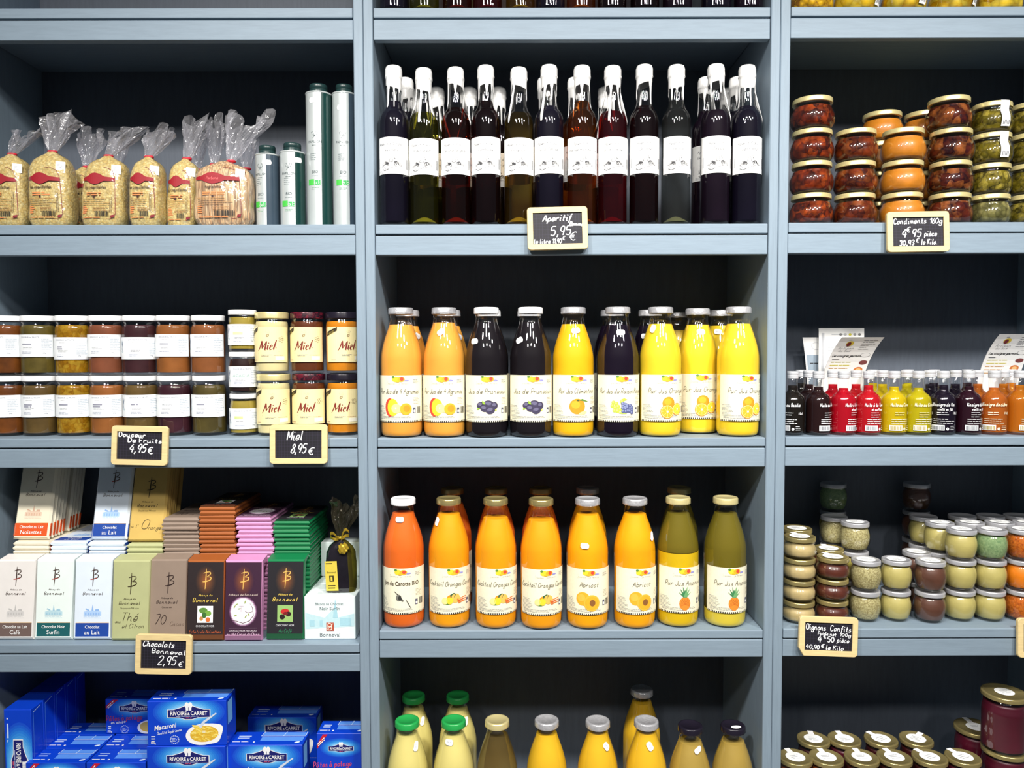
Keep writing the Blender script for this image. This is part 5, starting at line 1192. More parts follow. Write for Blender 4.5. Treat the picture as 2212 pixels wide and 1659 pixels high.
def pasta_art(c, w, h, kind):
    c.bounds = (-w/2+0.0006, 0.0006, w/2-0.0006, h-0.0006)
    s = w*0.53
    if kind == 'tall':
        Mv = placedM(c.M, 0.001, h*0.60, -90); c2 = Canvas(Mv, c.mb, lift=c.lift); c2.bounds = (-0.10, -w/2+0.0018, h*0.38, w/2); logo(c2, 0, 0, 0.108); c2.text('Spaghetti', 0.088, -0.013, 0.012, WHITE, 5, 0.01, slant=0.2, align='l'); c.lines(-w*0.40, -w*0.33, h*0.93, 1, 0.004, 0.003, WHITE, 1, 2); Canvas(placedM(c.M, -w*0.40, h*0.90, -90), c.mb).lines(0, 0.06, 0, 1, 0.004, 0.0035, ink(200, 220, 250), 1, 5); return
    logo(c, 0.004*w/0.16, h*0.73, s)
    if kind in ('macaroni', 'plain'):
        c.text('Macaroni' if kind == 'macaroni' else 'Coudes', -w*0.275, h*0.38, 0.0105 if kind == 'macaroni' else 0.011, WHITE, 5, 0.012, slant=0.22, sx=0.82, rot=9); c.pen('Qualit\u00e9 Sup\u00e9rieure', -w*0.225, h*0.29, 0.0058, ink(220, 230, 250), 5, 0.0008, 0.2, sx=0.62, rot=9)
        plate(c, w*0.205, h*0.25, w*0.225, 'pasta')
    else:
        c.poly([(-w*0.49, h*0.80), (-w*0.49, h*0.72), (-w*0.26, h*0.985), (-w*0.36, h*0.985)], PTAG, 6); Canvas(placedM(c.M, -w*0.395, h*0.865, 44), c.mb).lines(-0.012, 0.012, 0, 2, 0.0035, 0.0018, WHITE, 7, 3)
        c.pen('P\u00e2tes \u00e0 potage', -w*0.16, h*0.40, 0.0115, ink(200, 70, 120), 5, 0.0016, 0.1, sx=0.62, rot=3); c.pen('en soupe', -w*0.27, h*0.31, 0.0065, WHITE, 5, 0.0010, 0.1, sx=0.8, rot=6); plate(c, w*0.27, h*0.20, w*0.20, 'soup')
    cx_, cz = -w*0.16, h*0.135
    for k in range(14): a = 2*PI*k/14; c.rect(cx_+0.0085*math.cos(a)-0.0013, cz+0.0085*math.sin(a)-0.0010, cx_+0.0085*math.cos(a)+0.0013, cz+0.0085*math.sin(a)+0.0010, ink(190, 206, 244), 5)
    c.lines(cx_-0.005, cx_+0.005, cz+0.002, 3, 0.003, 0.0014, ink(200, 214, 246), 5, 2); c.lines(-w*0.455, -w*0.40, h*0.20, 3, 0.005, 0.002, WHITE, 5, 3); c.text('500g', -w*0.43, h*0.045, 0.0042, WHITE, 5, 0.01, sx=0.9)
def pasta_box(label, px, py_top, Y, w, h, d, kind, zb, art=True, rz=0.0):
    x = at(px, py_top, Y).x
    mb = MB(); mb.box(-w/2, w/2, 0, d, 0, h, PB, 0.0008)
    if art: pasta_art(Canvas(flatM(), mb, lift=0.00012), w, h, kind)
    ct = Canvas(lambda u, v, o: (u, v, h+o), mb, lift=0.00014); LN = ink(196, 222, 252)
    if kind != 'tall':
        ct.rect(-w*0.10, d*0.30, w*0.47, d*0.62, PB_T, 1); ct.rect(-w*0.10, d*0.70, w*0.47, d*0.95, PB_T, 1)
        for P in (((-w*0.12, d*0.66), (w*0.48, d*0.66)), ((-w*0.12, d*0.66), (-w*0.10, d*0.98)), ((w*0.18, d*0.66), (w*0.20, d*0.98)), ((w*0.48, d*0.66), (w*0.48, d*0.99))): ct.line(P, 0.0014, LN, 2)
        ct.lines(-w*0.46, -w*0.22, d*0.22, 1, 0.004, 0.0022, WHITE, 2, 3); ct.ell(-w*0.17, d*0.22, 0.0022, 0.0022, WHITE, 2); ct.lines(-w*0.42, -w*0.2, d*0.62, 2, 0.008, 0.003, ink(206, 224, 250), 2, 5); ct.ell(w*0.41, d*0.20, 0.006, 0.003, ink(220, 236, 252), 2, 20)
        cs = Canvas(lambda u, v, o: (w/2+o, u, v), mb); cs.rect(d*0.14, h*0.42, d*0.62, h*0.93, ink(130, 196, 250), 1)
    else:
        cs = Canvas(lambda u, v, o: (w/2+o, u, v), mb); cs.line([(d*0.2, 0.01), (d*0.2, h*0.97)], 0.0012, ink(90, 150, 240), 1); cs.line([(d*0.2, h*0.97), (d*0.8, h*0.985)], 0.0016, ink(190, 220, 250), 1)
    return solo('pasta_box', mb.mesh('pasta_box'), label, 'pasta box', (x, Y, zb), rz=rz, group='blue pasta boxes')
z4 = Z['L'][4]+UP
hs = at(40, 1533, 0.03).z-z4
for i in range(5): pasta_box('tall blue spaghetti box, %s from the front in the row by the side panel' % ORD[i+1], 1106-(1106-39)*1.61/(1.61+i*0.042), 1600, 0.030+i*0.042, 0.058, hs, 0.040, 'tall', z4, i == 0)
hb = (at(118, 1641, 0.03).z-z4)/2-0.0004
for ri, Y in enumerate((0.018, 0.078, 0.138)):
    for ci, px in enumerate((119, 250)):
        pp = 1106-(1106-px)*(1.598)/(1.58+Y) if ri else px
        for lv in (0, 1):
            pasta_box('blue pasta box %s in the %s row beside the %s' % (('underneath', 'on top')[lv], ('front', 'middle', 'back')[ri], ('tall spaghetti boxes', 'macaroni stack')[ci]), pp, 1645, Y, 0.1255, hb, 0.056, 'soup', z4+lv*(hb+0.0004), ri == 0 and lv == 1)
pasta_box('shaded blue pasta box standing on the back row behind the macaroni box', 288, 1550, 0.140, 0.126, 0.081, 0.050, 'soup', z4+2*(hb+0.0004)+0.0004)
zE = at(400, 1610, 0.02).z
pasta_box('blue pasta box at the foot of the macaroni stack', 403, 1650, 0.020, 0.1665, zE-z4-0.0985, 0.058, 'macaroni', z4, False)
pasta_box('blue macaroni box under the topmost macaroni box', 402, 1640, 0.016, 0.1665, 0.0972, 0.058, 'macaroni', zE-0.0980)
pasta_box('blue macaroni box on top of its stack, its plate of pasta in full view', 404, 1560, 0.020, 0.1665, 0.0960, 0.058, 'macaroni', zE-0.0002, True, R(1.2))
zF = at(570, 1609, 0.03).z
pasta_box('blue pasta box under the elbow pasta box', 572, 1659, 0.030, 0.161, zF-z4-0.0975, 0.058, 'plain', z4, False)
pasta_box('blue elbow pasta box to the right of the macaroni boxes', 572, 1620, 0.030, 0.161, 0.0965, 0.058, 'plain', zF-0.0970)
zG = at(610, 1549, 0.17).z
pasta_box('unlit blue pasta box under the shaded one behind', 609, 1560, 0.170, 0.160, zG-z4-0.0965, 0.058, 'plain', z4, False)
pasta_box('shaded blue pasta box behind the elbow pasta box', 609, 1560, 0.170, 0.160, 0.0960, 0.058, 'plain', zG-0.0961)
zH = at(740, 1584, 0.04).z; hh = (zH-z4)/2-0.0003
pasta_box('blue soup pasta box under the one against the post', 734, 1600, 0.040, 0.1000, hh, 0.056, 'soup', z4, False)
pasta_box('blue soup pasta box with red corner tag against the post', 734, 1600, 0.040, 0.1000, hh, 0.056, 'soup', z4+hh+0.0004)
# ================================================================== RIGHT UNIT
# ------------------------------------------------------------------ bulging condiment jars
def bulge(r, h, neck, lidz):
    return [(0, 0.002), (r*0.62, 0.0015)] + smoothprof([(r*0.68, 0.0), (r*0.82, 0.003), (r*0.955, h*0.18), (r, h*0.36), (r*0.975, h*0.52), (r*0.88, h*0.68), (neck*1.0, h*0.77), (neck*0.97, lidz)], 5) + [(neck*0.97, h-0.001), (0, h-0.001)]
CJ = bulge(0.0455, 0.0655, 0.0385, 0.0545); CE = bulge(0.0405, 0.0620, 0.0362, 0.0520)
FOOD = {
 'tomato': chunks('pickled_tomato', [C(74, 22, 10), C(120, 42, 16), C(156, 66, 22), C(52, 18, 14), C(98, 32, 14), C(132, 50, 18)], 62, 0.35, 0.9, coat=0.0), 'pepper': chunks('grilled_pepper', [C(84, 28, 12), C(122, 50, 18), C(60, 20, 16), C(140, 72, 30), C(96, 36, 16)], 54, 0.35, 1.0, coat=0.0),
 'orange': pm('orange_relish', C(196, 122, 30), 0.4, var=0.12, scale=60, bump=0.2), 'aubergine': chunks('dark_red_pieces', [C(52, 14, 14), C(96, 36, 18), C(44, 14, 24), C(146, 82, 38), C(72, 20, 16)], 56, 0.35, 0.9, coat=0.0),
 'gherkin': chunks('green_pickles', [C(94, 86, 18), C(130, 116, 32), C(66, 60, 14), C(166, 150, 60), C(50, 46, 16)], 72, 0.35, 1.0, coat=0.0), 'caper': chunks('grey_green_capers', [C(120, 116, 66), C(92, 90, 50), C(146, 140, 84)], 80, 0.35, 0.8, coat=0.0),
 'lemon': chunks('yellow_lemon_slices', [C(236, 190, 30), C(246, 214, 70), C(220, 166, 16), C(200, 146, 14)], 50, 0.35, 0.9, coat=0.0), 'lemonspice': chunks('spiced_lemon', [C(214, 160, 20), C(236, 186, 40), C(140, 86, 14), C(226, 176, 30)], 80, 0.35, 0.9, coat=0.0)}
def seal_strip(prof, lidr, h, key):
    def fn(mb):
        pts = [(0.0, -0.018, h+0.0005)] + [(0.0, -(lidr+0.0007), h-0.0005), (0.0, -(lidr+0.0007), h-0.010)]
        for z in [h*0.78-k*0.004 for k in range(11)]:
            if z > 0.004: pts.append((0.0, -(rprof(prof, z)+0.0010), z))
        V = []; w = 0.0095
        for p in pts: V += [(-w, p[1]+0.0010, p[2]), (0, p[1], p[2]), (w, p[1]+0.0010, p[2])]
        mb.add(V, [(3*i+j, 3*i+3+j, 3*i+4+j, 3*i+1+j) for i in range(len(pts)-1) for j in (0, 1)], pm('white_paper_seal', C(248, 248, 248), 0.6, var=0.01))
        n = len(pts)-4; p = pts[n]
        for k in range(5): mb.add([(-w*0.7+k*0.003, p[1]-0.0003, p[2]), (-w*0.7+k*0.003+0.0015, p[1]-0.0003, p[2]), (-w*0.7+k*0.003+0.0015, pts[n+2][1]-0.0003, pts[n+2][2]), (-w*0.7+k*0.003, pts[n+2][1]-0.0003, pts[n+2][2])], [(0, 1, 2, 3)], GREYINK)
    return cached('seal_strip_'+key, fn)
def condiment(px, pyb, Y, zb, lvl, kind, label, small=False, seal=False, lidm=None, dx=0.0, rz=0.0):
    prof, key, lr, h = (CE, 'gherkin_jar', 0.0372, 0.0625) if small else (CJ, 'condiment_jar', 0.0402, 0.0655)
    t = jar('condiment_jar', px, pyb, Y, zb+UP+lvl*(h+0.0006), prof, key, FOOD[kind], h*0.73, lidm or GOLD_L, lr, (h-0.0105, h), label, 'stacked condiment jars', None, lidlab='pale gold lid')
    t.location.x += dx; t.rotation_euler = (0, 0, rz)
    if seal: part('paper_seal', seal_strip(prof, lr, h, key), t, rot=(0, 0, seal if seal is not True else 0.1), label='white paper seal strip')
    return t
zR = Z['R'][1]; YC = 0.062
LV = ['bottom', 'second', 'third', 'top']
for lv in range(4): condiment(1752, 440, YC, zR, lv, 'tomato', 'dark red tomato condiment jar beside the post, %s of its stack' % ('at the bottom', 'second from the bottom', 'third from the bottom', 'on top')[lv], rz=lv*1.3)
for lv in range(3): condiment(1846, 440, YC, zR, lv, 'pepper', 'brownish-red pepper condiment jar, %s of the short stack between red and orange' % ('bottom', 'middle', 'top')[lv], rz=lv*1.9+0.4)
for lv in range(3): condiment(1948, 440, YC-0.004, zR, lv, 'orange', 'bright orange condiment jar, %s of the front orange stack' % ('bottom', 'middle', 'top')[lv], rz=lv)
for lv in range(4): condiment(2051, 440, YC, zR, lv, 'aubergine', 'wine-red condiment jar, %s of the tall stack beside the green pickles' % ('bottom', 'second', 'third', 'topmost')[lv], dx=-0.006 if lv == 3 else 0, rz=lv*2.1)
for lv in range(4): condiment(2138, 440, YC-0.004, zR, lv, ('caper', 'gherkin', 'gherkin', 'gherkin')[lv], ('grey-green caper jar at the bottom of the pickle stack', 'green pickle jar just above the grey-green capers', 'green pickle jar with a white seal strip, lower of two', 'green pickle jar with a white seal strip on top of its stack')[lv], True, 0.12 if lv > 1 else False, rz=0)
for lv in range(4): condiment(2222, 440, YC, zR, lv, 'gherkin', 'green pickle jar cut by the right picture edge, %s of its stack' % ('bottom', 'second', 'third', 'topmost')[lv], True, rz=lv)
for px, nm in ((1902, 'left'), (1992, 'right')):
    for lv in range(4): condiment(px, 440, YC+0.098, zR, lv, 'orange', ('orange condiment jar on top of the %s rear orange stack' if lv == 3 else 'orange condiment jar low in the %s rear stack behind the front ones') % nm, rz=lv*1.1)
# yellow jars on the topmost shelf
for i, px in enumerate((1752, 1848, 1951, 2054, 2157)):
    condiment(px, 8, 0.056, Z['R'][0], 0, 'lemonspice' if i == 0 else 'lemon', 'yellow lemon jar on the topmost right shelf, %s from the post' % ORD[i+1], seal=(False, 0.75, 0.45, 0.75, False)[i], rz=0.0)

# ------------------------------------------------------------------ little bottles of oil and vinegar
MBP = [(0.0, 0.002), (0.019, 0.0012)] + smoothprof([(0.021, 0.0), (0.0248, 0.001), (0.0262, 0.004), (0.0265, 0.009)], 3) + [(0.0265, 0.052)] + smoothprof([(0.0265, 0.052), (0.0262, 0.060), (0.0244, 0.068), (0.0196, 0.0745), (0.0138, 0.0785), (0.0110, 0.0825), (0.0104, 0.087)], 5)[1:] + [(0.0104, 0.118), (0, 0.118)]
VIN = {'dark': tint('oil_black_basil', (0.10, 0.07, 0.04, 1), 0.6, C(34, 28, 22)), 'brown': tint('oil_brown_red', (0.16, 0.05, 0.03, 1), 0.55, C(48, 24, 24)), 'red': tint('oil_bright_red', (0.85, 0.03, 0.06, 1), 0.6, C(196, 16, 40)), 'redor': tint('oil_red_orange', (0.90, 0.08, 0.06, 1), 0.6, C(206, 26, 40)),
       'yellow': tint('oil_yellow', (0.95, 0.84, 0.08, 1), 0.6, C(232, 206, 22)), 'yellowg': tint('oil_yellow_green', (0.88, 0.82, 0.08, 1), 0.6, C(214, 200, 22)), 'purple': tint('vinegar_purple_black', (0.07, 0.03, 0.09, 1), 0.65, C(30, 20, 38)), 'winered': tint('vinegar_wine_red', (0.16, 0.03, 0.06, 1), 0.6, C(52, 18, 34)),
       'orangev': tint('vinegar_orange', (0.88, 0.42, 0.10, 1), 0.55, C(206, 116, 40)), 'amberv': tint('vinegar_amber', (0.92, 0.50, 0.08, 1), 0.5, C(214, 132, 30))}
def mini_print(i, t1, t2, dark):
    def fn(mb):
        c = Canvas(cylM(0.0268), mb, 0.003); W = ink(244, 244, 246) if dark else ink(250, 246, 210)
        c.pen(t1, 0.0, 0.0535, 0.0060, W, 1, 0.0010, 0.15, sx=0.60, track=0.4)
        if t2: c.pen(t2, 0.003, 0.0455, 0.0050, W, 1, 0.0008, 0.15, sx=0.60, track=0.4)
        c.lines(-0.013, 0.010, 0.041, 2+(i % 2), 0.0038, 0.0012, W, 1, i+3); c.text('10cl', 0.023, 0.0385, 0.0046, W, 1, 0.01, slant=0.15)
        c.lines(-0.020, 0.022, 0.029, 3, 0.0036, 0.0011, W, 1, i+9)
        c.rect(-0.024, 0.0085, 0.002, 0.0185, ink(236, 238, 240), 1); c.bars(-0.022, 0.0, 0.0095, 0.0165, GREYINK if dark else ink(170, 150, 60), 2, i); c.ell(0.0075, 0.0115, 0.0028, 0.0028, W, 1); c.line([(0.0065, 0.0125), (0.0085, 0.0105)], 0.0008, BLACK, 2); c.lines(0.013, 0.025, 0.016, 3, 0.0032, 0.0011, W, 1, i)
    return cached('mini_print_%d' % i, fn)
def mcap(mb):
    P = [(0.0100, 0.1045), (0.0114, 0.1047)]
    for k in range(2): z = 0.1055+k*0.0018; P += [(0.0118, z), (0.0114, z+0.0009)]
    P += [(0.0118, 0.1095), (0.0118, 0.1110), (0.0113, 0.1116), (0.0118, 0.1122), (0.0118, 0.1170), (0.0110, 0.1182), (0, 0.1184)]
    mb.lathe(P, pm('white_aluminium_cap', C(232, 234, 238), 0.28, 0.35, var=0.03), 32)
SZ = 1.135
def mini(px, Y, colr, lv, lab, label, rz=0.0, group='little oil and vinegar bottles in front'):
    x = at(px, 900, Y).x
    t = thing('small_bottle', label, 'bottle', (x, Y, Z['R'][2]+UP), 0.0, group); sc = (1, 1, SZ)
    part('glass', cached('mini_glass', lambda mb: mb.lathe(MBP, GLASS, 36)), t, scale=sc, label='clear glass')
    part('contents', cached('mini_%s_%.3f' % (colr, lv), lambda mb: mb.lathe(fill_prof(MBP, lv, 0.0014, 0.005), VIN[colr], 30)), t, scale=sc)
    part('cap', cached('mini_cap', mcap), t, scale=sc, label='white screw cap')
    if lab is not None: part('print', mini_print(*lab), t, rot=(0, 0, rz), scale=sc, label='white printed lettering')
    return t
T = [(1711, 'dark', ('Huile au Basilic', None, True), -0.55, 'black-green'), (1767, 'brown', ('Huile au Piment', None, True), 0.62, 'brown-black'), (1821, 'red', ('Huile \u00e0 la Tomate', 'et au Piment', True), 0.72, 'red'), (1875, 'redor', ('Huile \u00e0 la Tomate', 'et au Piment', True), 0.28, 'red'), (1930, 'yellow', ('Huile au Citron', None, False), 0.15, 'yellow'), (1983, 'yellowg', ('Huile au Citron', None, False), 0.1, 'yellow'),
     (2036, 'purple', ('Vinaigre de Vin', 'vieilli en f\u00fbt', True), -0.42, 'purple-black'), (2091, 'winered', ('Vinaigre de Vin', 'vieilli en f\u00fbt', True), 0.18, 'wine-red'), (2146, 'orangev', ('Vinaigre de cidre', None, False), -0.45, 'orange'), (2201, 'amberv', ('Vinaigre', 'de cidre', False), 0.35, 'amber')]
for i, (px, cc, (a, b, d), rz, nm) in enumerate(T):
    mini(px, 0.050-0.002*(i % 2), cc, 0.0915-0.0025*(i % 3), (i, a, b, d), 'little bottle of %s liquid in the front row, %s from the post' % (nm, ORD[i+1]), rz)
Bk = [(1729, 'dark'), (1746, 'brown'), (1798, 'red'), (1848, 'redor'), (1884, 'yellow'), (1905, 'yellow'), (1957, 'yellowg'), (2007, 'purple'), (2062, 'purple'), (2088, 'winered'), (2110, 'orangev'), (2166, 'amberv'), (2182, 'amberv')]
for i, (px, cc) in enumerate(Bk):
    Y = 0.104 if px not in (1729, 1884, 2088, 2182) else 0.155
    mini(px, Y, cc, 0.0915, None, 'little bottle in the %s row, %s from the post among the rear bottles' % ('second' if Y < 0.12 else 'third', ORD[i+1] if i < 12 else 'last'), 0.0, 'little oil and vinegar bottles behind')
for px, cc in ((1960, 'yellowg'), (2016, 'purple')): mini(px, 0.160, cc, 0.0915, None, 'little bottle in the third row behind the %s one' % ('yellow-green' if px < 2000 else 'purple-black'), 0.0, 'little oil and vinegar bottles behind')

# ------------------------------------------------------------------ leaflets standing behind the little bottles
PAP = pm('leaflet_paper', C(240, 240, 238), 0.6, var=0.01); OLV = ink(206, 196, 60)
def leaflet(label, x0, Y0, w, h, curl, skew, art, group=None, tone=PAP):
    """a sheet (a small wad of sheets) standing on the shelf, its upper half curling"""
    mb = MB(); n = 16
    def S(u, v, o):
        t = v/h; y = curl*(max(0.0, t-0.35)/0.65)**2 if curl else 0
        return (u+skew*t*t, -y-o, v*(1-0.10*(abs(curl)/0.06)*t*t))
    V = []; th = 0.0016
    for o in (0.0, -th):
        for i in range(n+1): V += [S(-w/2, h*i/n, o), S(w/2, h*i/n, o)]
    m = 2*(n+1); Fc = []
    for i in range(n):
        Fc += [(2*i, 2*i+1, 2*i+3, 2*i+2), (m+2*i, m+2*i+2, m+2*i+3, m+2*i+1), (2*i, 2*i+2, m+2*i+2, m+2*i), (2*i+1, m+2*i+1, m+2*i+3, 2*i+3)]
    Fc += [(0, m, m+1, 1), (2*n, 2*n+1, m+2*n+1, m+2*n)]
    mb.add(V, Fc, tone)
    c = Canvas(S, mb, None, 0.012, lift=0.0004)
    if art == 1:
        c.ell(-w*0.20, h*0.915, 0.0085, 0.0075, ink(216, 190, 60), 1); c.ell(-w*0.22, h*0.908, 0.0048, 0.0062, ink(110, 30, 40), 2); c.lines(-w*0.28, -w*0.20, h*0.96, 1, 0.003, 0.0012, GREYINK, 1)
        c.pen('Artisan', -w*0.22, h*0.845, 0.0068, GREYINK, 1, 0.0005, 0.3, sx=0.9); c.pen('du Sud', -w*0.22, h*0.815, 0.0052, GREYINK, 1, 0.0005, 0.2)
        c.lines(w*0.08, w*0.44, h*0.955, 3, 0.0055, 0.0014, GREYINK, 1, 3); c.lines(w*0.08, w*0.32, h*0.89, 3, 0.0055, 0.0012, GREYINK, 1, 5)
        c.pen('Les vinaigres gourmands', -w*0.08, h*0.755, 0.0060, BLACK, 1, 0.0009, 0.35, sx=0.62); c.ell(w*0.33, h*0.775, 0.011, 0.006, GREYINK, 1); c.ell(w*0.33, h*0.775, 0.0103, 0.0053, tone, 2)
        c.lines(-w*0.42, -w*0.16, h*0.715, 1, 0.004, 0.0016, BLACK, 1, 6)
        for k in range(5): c.lines(-w*0.42, w*0.12, h*(0.685-0.035*k), 1, 0.004, 0.0017, (OLV, ink(196, 140, 60))[k > 1], 1, k+7)
        c.ell(w*0.36, h*0.685, 0.0095, 0.006, ink(120, 60, 60), 1); c.ell(w*0.30, h*0.60, 0.0105, 0.008, ink(206, 120, 60), 1); c.ell(w*0.30, h*0.60, 0.006, 0.0045, ink(236, 190, 130), 2)
    elif art == 2:
        c.lines(-w*0.22, w*0.22, h*0.93, 1, 0.004, 0.0018, LGREY, 1, 2)
        for k in range(5): c.ell(-w*0.02+k*0.011, h*0.935, 0.0036, 0.003, (ink(120, 120, 120), ink(180, 180, 180), OLV, ink(150, 150, 150), ink(120, 120, 120))[k], 1)
        c.rect(-w*0.44, h*0.40, -w*0.38, h*0.95, LGREY, 1); c.lines(-w*0.3, w*0.2, h*0.80, 2, 0.008, 0.0014, LGREY, 1, 4)
    else:
        c.ell(-w*0.20, h*0.90, 0.012, 0.009, LGREY, 1); c.ell(-w*0.20, h*0.90, 0.011, 0.008, tone, 2); c.rect(-w*0.46, h*0.45, w*0.4, h*0.80, ink(150, 166, 180), 1); c.lines(-w*0.4, w*0.4, h*0.70, 1, 0.004, 0.002, BLACK, 2, 4)
    return solo('leaflet', mb.mesh('leaflet'), label, 'leaflet', (x0, Y0, Z['R'][2]+UP), group=group)
LFG = 'leaflets standing behind the little bottles'
leaflet('folded leaflet flopping forward over the red oil bottles', at(1812, 850, 0.19).x, 0.188, 0.094, 0.230, 0.060, 0.026, 1, LFG)
leaflet('tall plain white leaflet standing behind the flopping one', at(1816, 850, 0.215).x, 0.215, 0.106, 0.232, -0.006, 0.002, 2, LFG)
leaflet('bluish-white leaflet leaning left behind the others', at(1790, 850, 0.235).x, 0.232, 0.098, 0.210, -0.004, -0.014, 3, LFG)
leaflet('leaflet flopping forward above the orange vinegar at the right', at(2150, 850, 0.19).x, 0.188, 0.094, 0.235, 0.056, 0.018, 1, LFG)

# ------------------------------------------------------------------ mustard and onion jars
OJ = bulge(0.0350, 0.0440, 0.0312, 0.0345)
MJ = [(0, 0.002), (0.019, 0.0015)] + smoothprof([(0.0205, 0.0), (0.0242, 0.002), (0.0300, 0.015), (0.0325, 0.029), (0.0318, 0.040), (0.0290, 0.049), (0.0272, 0.0525), (0.0272, 0.056)], 5) + [(0.0272, 0.063), (0, 0.063)]
BJ = jar_prof(0.0445, 0.118, 0.0420, 0.100, 0.012)
MUS = {'mustard': pm('mustard_smooth', C(190, 178, 106), 0.45, var=0.05, scale=60), 'grain': chunks('mustard_grainy', [C(176, 166, 112), C(200, 192, 142), C(146, 134, 88), C(190, 182, 128)], 420, 0.5, 0.5, coat=0.0, bump=0.3, edge=0.8), 'herb': chunks('mustard_green', [C(122, 152, 104), C(146, 172, 122), C(108, 140, 96)], 300, 0.5, 0.5, coat=0.0, bump=0.2, edge=0.9),
       'cassis': pm('mustard_dark_brown', C(92, 58, 44), 0.45, var=0.15, scale=40), 'spice': chunks('mustard_orange_red', [C(196, 92, 22), C(214, 120, 40), C(160, 70, 20)], 300, 0.5, 0.5, coat=0.0, bump=0.2, edge=0.8), 'orange': pm('mustard_bright_orange', C(240, 132, 14), 0.45, var=0.05, scale=40), 'olive': pm('mustard_olive', C(150, 140, 60), 0.45, var=0.08, scale=40),
       'onion': pm('onion_confit_cream', C(190, 170, 118), 0.4, var=0.1, scale=70, bump=0.1), 'onionred': pm('onion_confit_red', C(88, 42, 30), 0.4, var=0.2, scale=70, bump=0.1), 'plumjam': pm('plum_jelly', C(84, 16, 37), 0.4, var=0.25, scale=14), 'darkjam': pm('dark_jelly', C(64, 20, 22), 0.4, var=0.2, scale=20), 'amberjam': pm('amber_jelly', C(150, 74, 24), 0.4, var=0.15, scale=20)}
def lid_seal(h, rr, s, tab):
    def fn(mb):
        c = Canvas(lambda u, v, o: (u, v, h-0.0006+o), mb, lift=0.0004)
        c.ell(0, 0, s, s, pm('round_lid_sticker', C(250, 252, 250), 0.5, var=0.01), 1); c.lines(-s*0.5, s*0.5, s*0.2, 3, s*0.3, s*0.09, LGREY, 2, 3)
        if tab: c.rect(-0.0062, s*0.8, 0.0062, rr*0.99, STICKER, 1.5)
    return cached('lid_sticker_%.4f_%.3f_%d' % (h, s, tab), fn)
def mjar(name, px, py, Y, z0, lvl, prof, key, cont, lid, lr, h, label, group, top, seal=None, rz=0.0):
    t = jar(name, px, py, Y, z0+UP+lvl*(h+0.0006), prof, key, MUS[cont], top, lid, lr, (h-0.0095, h), label, group, None, lidlab=('silver lid' if lid is SILVER_S else 'gold lid'))
    if seal: part('lid_sticker', lid_seal(h, lr, *seal), t, rot=(0, 0, rz), label='round white lid sticker')
    return t
z3 = Z['R'][3]; YM = 0.058
OG = 'onion confit jars stacked with gold lids'
for lv in range(4): mjar('onion_jar', 1725, 1330, YM-0.006, z3, lv, OJ, 'onion', 'onion', GOLD_D, 0.0326, 0.0455, 'squat cream onion jar beside the post, %s of its stack of four' % ('bottom', 'second', 'third', 'topmost')[lv], OG, 0.0385, (0.021, True) if lv == 3 else None, 0.15)
for lv in range(3): mjar('onion_jar', 1797, 1330, YM, z3, lv, OJ, 'onion', 'onionred', GOLD_D, 0.0326, 0.0455, 'squat dark red onion jar, %s of three beside the cream onion stack' % ('bottom', 'middle', 'topmost')[lv], OG, 0.0385, (0.021, True) if lv == 2 else None, 0.25)
for lv in range(4): mjar('onion_jar', 1719, 1300, YM+0.068, z3, lv, OJ, 'onion', 'onion', GOLD_D, 0.0326, 0.0455, 'squat onion jar behind the cream stack, %s' % ('at the bottom', 'second from below', 'third from below', 'its lid just above the front lids')[lv], OG, 0.0385, (0.021, False) if lv == 3 else None)
for lv in range(3): mjar('onion_jar', 1788, 1300, YM+0.070, z3, lv, OJ, 'onion', 'onionred', GOLD_D, 0.0326, 0.0455, 'squat dark onion jar behind the dark red stack, %s' % ('at the bottom', 'in the middle', 'its lid sticker peeking out')[lv], OG, 0.0385, (0.021, True) if lv == 2 else None)
MG = 'mustard jars stacked with silver lids'; MH = 0.0652
cn = {'mustard': 'smooth yellow', 'grain': 'grainy pale', 'herb': 'blue-green herb', 'cassis': 'dark brown', 'spice': 'rusty orange', 'orange': 'bright orange', 'olive': 'olive-coloured'}
cols_ = [(1869, YM, ['grain', 'grain'], 'in the grainy front stack beside the onion jars'), (1934.5, YM+0.002, ['mustard', 'mustard'], 'in the smooth front stack beside the grainy one'), (2008, YM-0.008, ['cassis', 'cassis'], 'in the dark brown front stack'),
         (2073, YM+0.002, ['mustard', 'mustard', 'mustard'], 'in the front stack right of the dark brown one'), (2138, YM, ['mustard', 'mustard', 'herb'], 'in the stack topped by green'), (2205, YM, ['spice', 'orange', 'spice'], 'in the orange stack at the right edge')]
for px, Y, L_, wh in cols_:
    for lv, k in enumerate(L_):
        mjar('mustard_jar', px, 1300, Y, z3, lv, MJ, 'mustard', k, SILVER_S, 0.0296, MH, '%s mustard jar %s, %s' % (cn[k], wh, ('bottom', 'middle' if len(L_) > 2 else 'top', 'top')[lv]), MG, 0.0545, (0.0195, False) if lv == len(L_)-1 else None, 0.2)
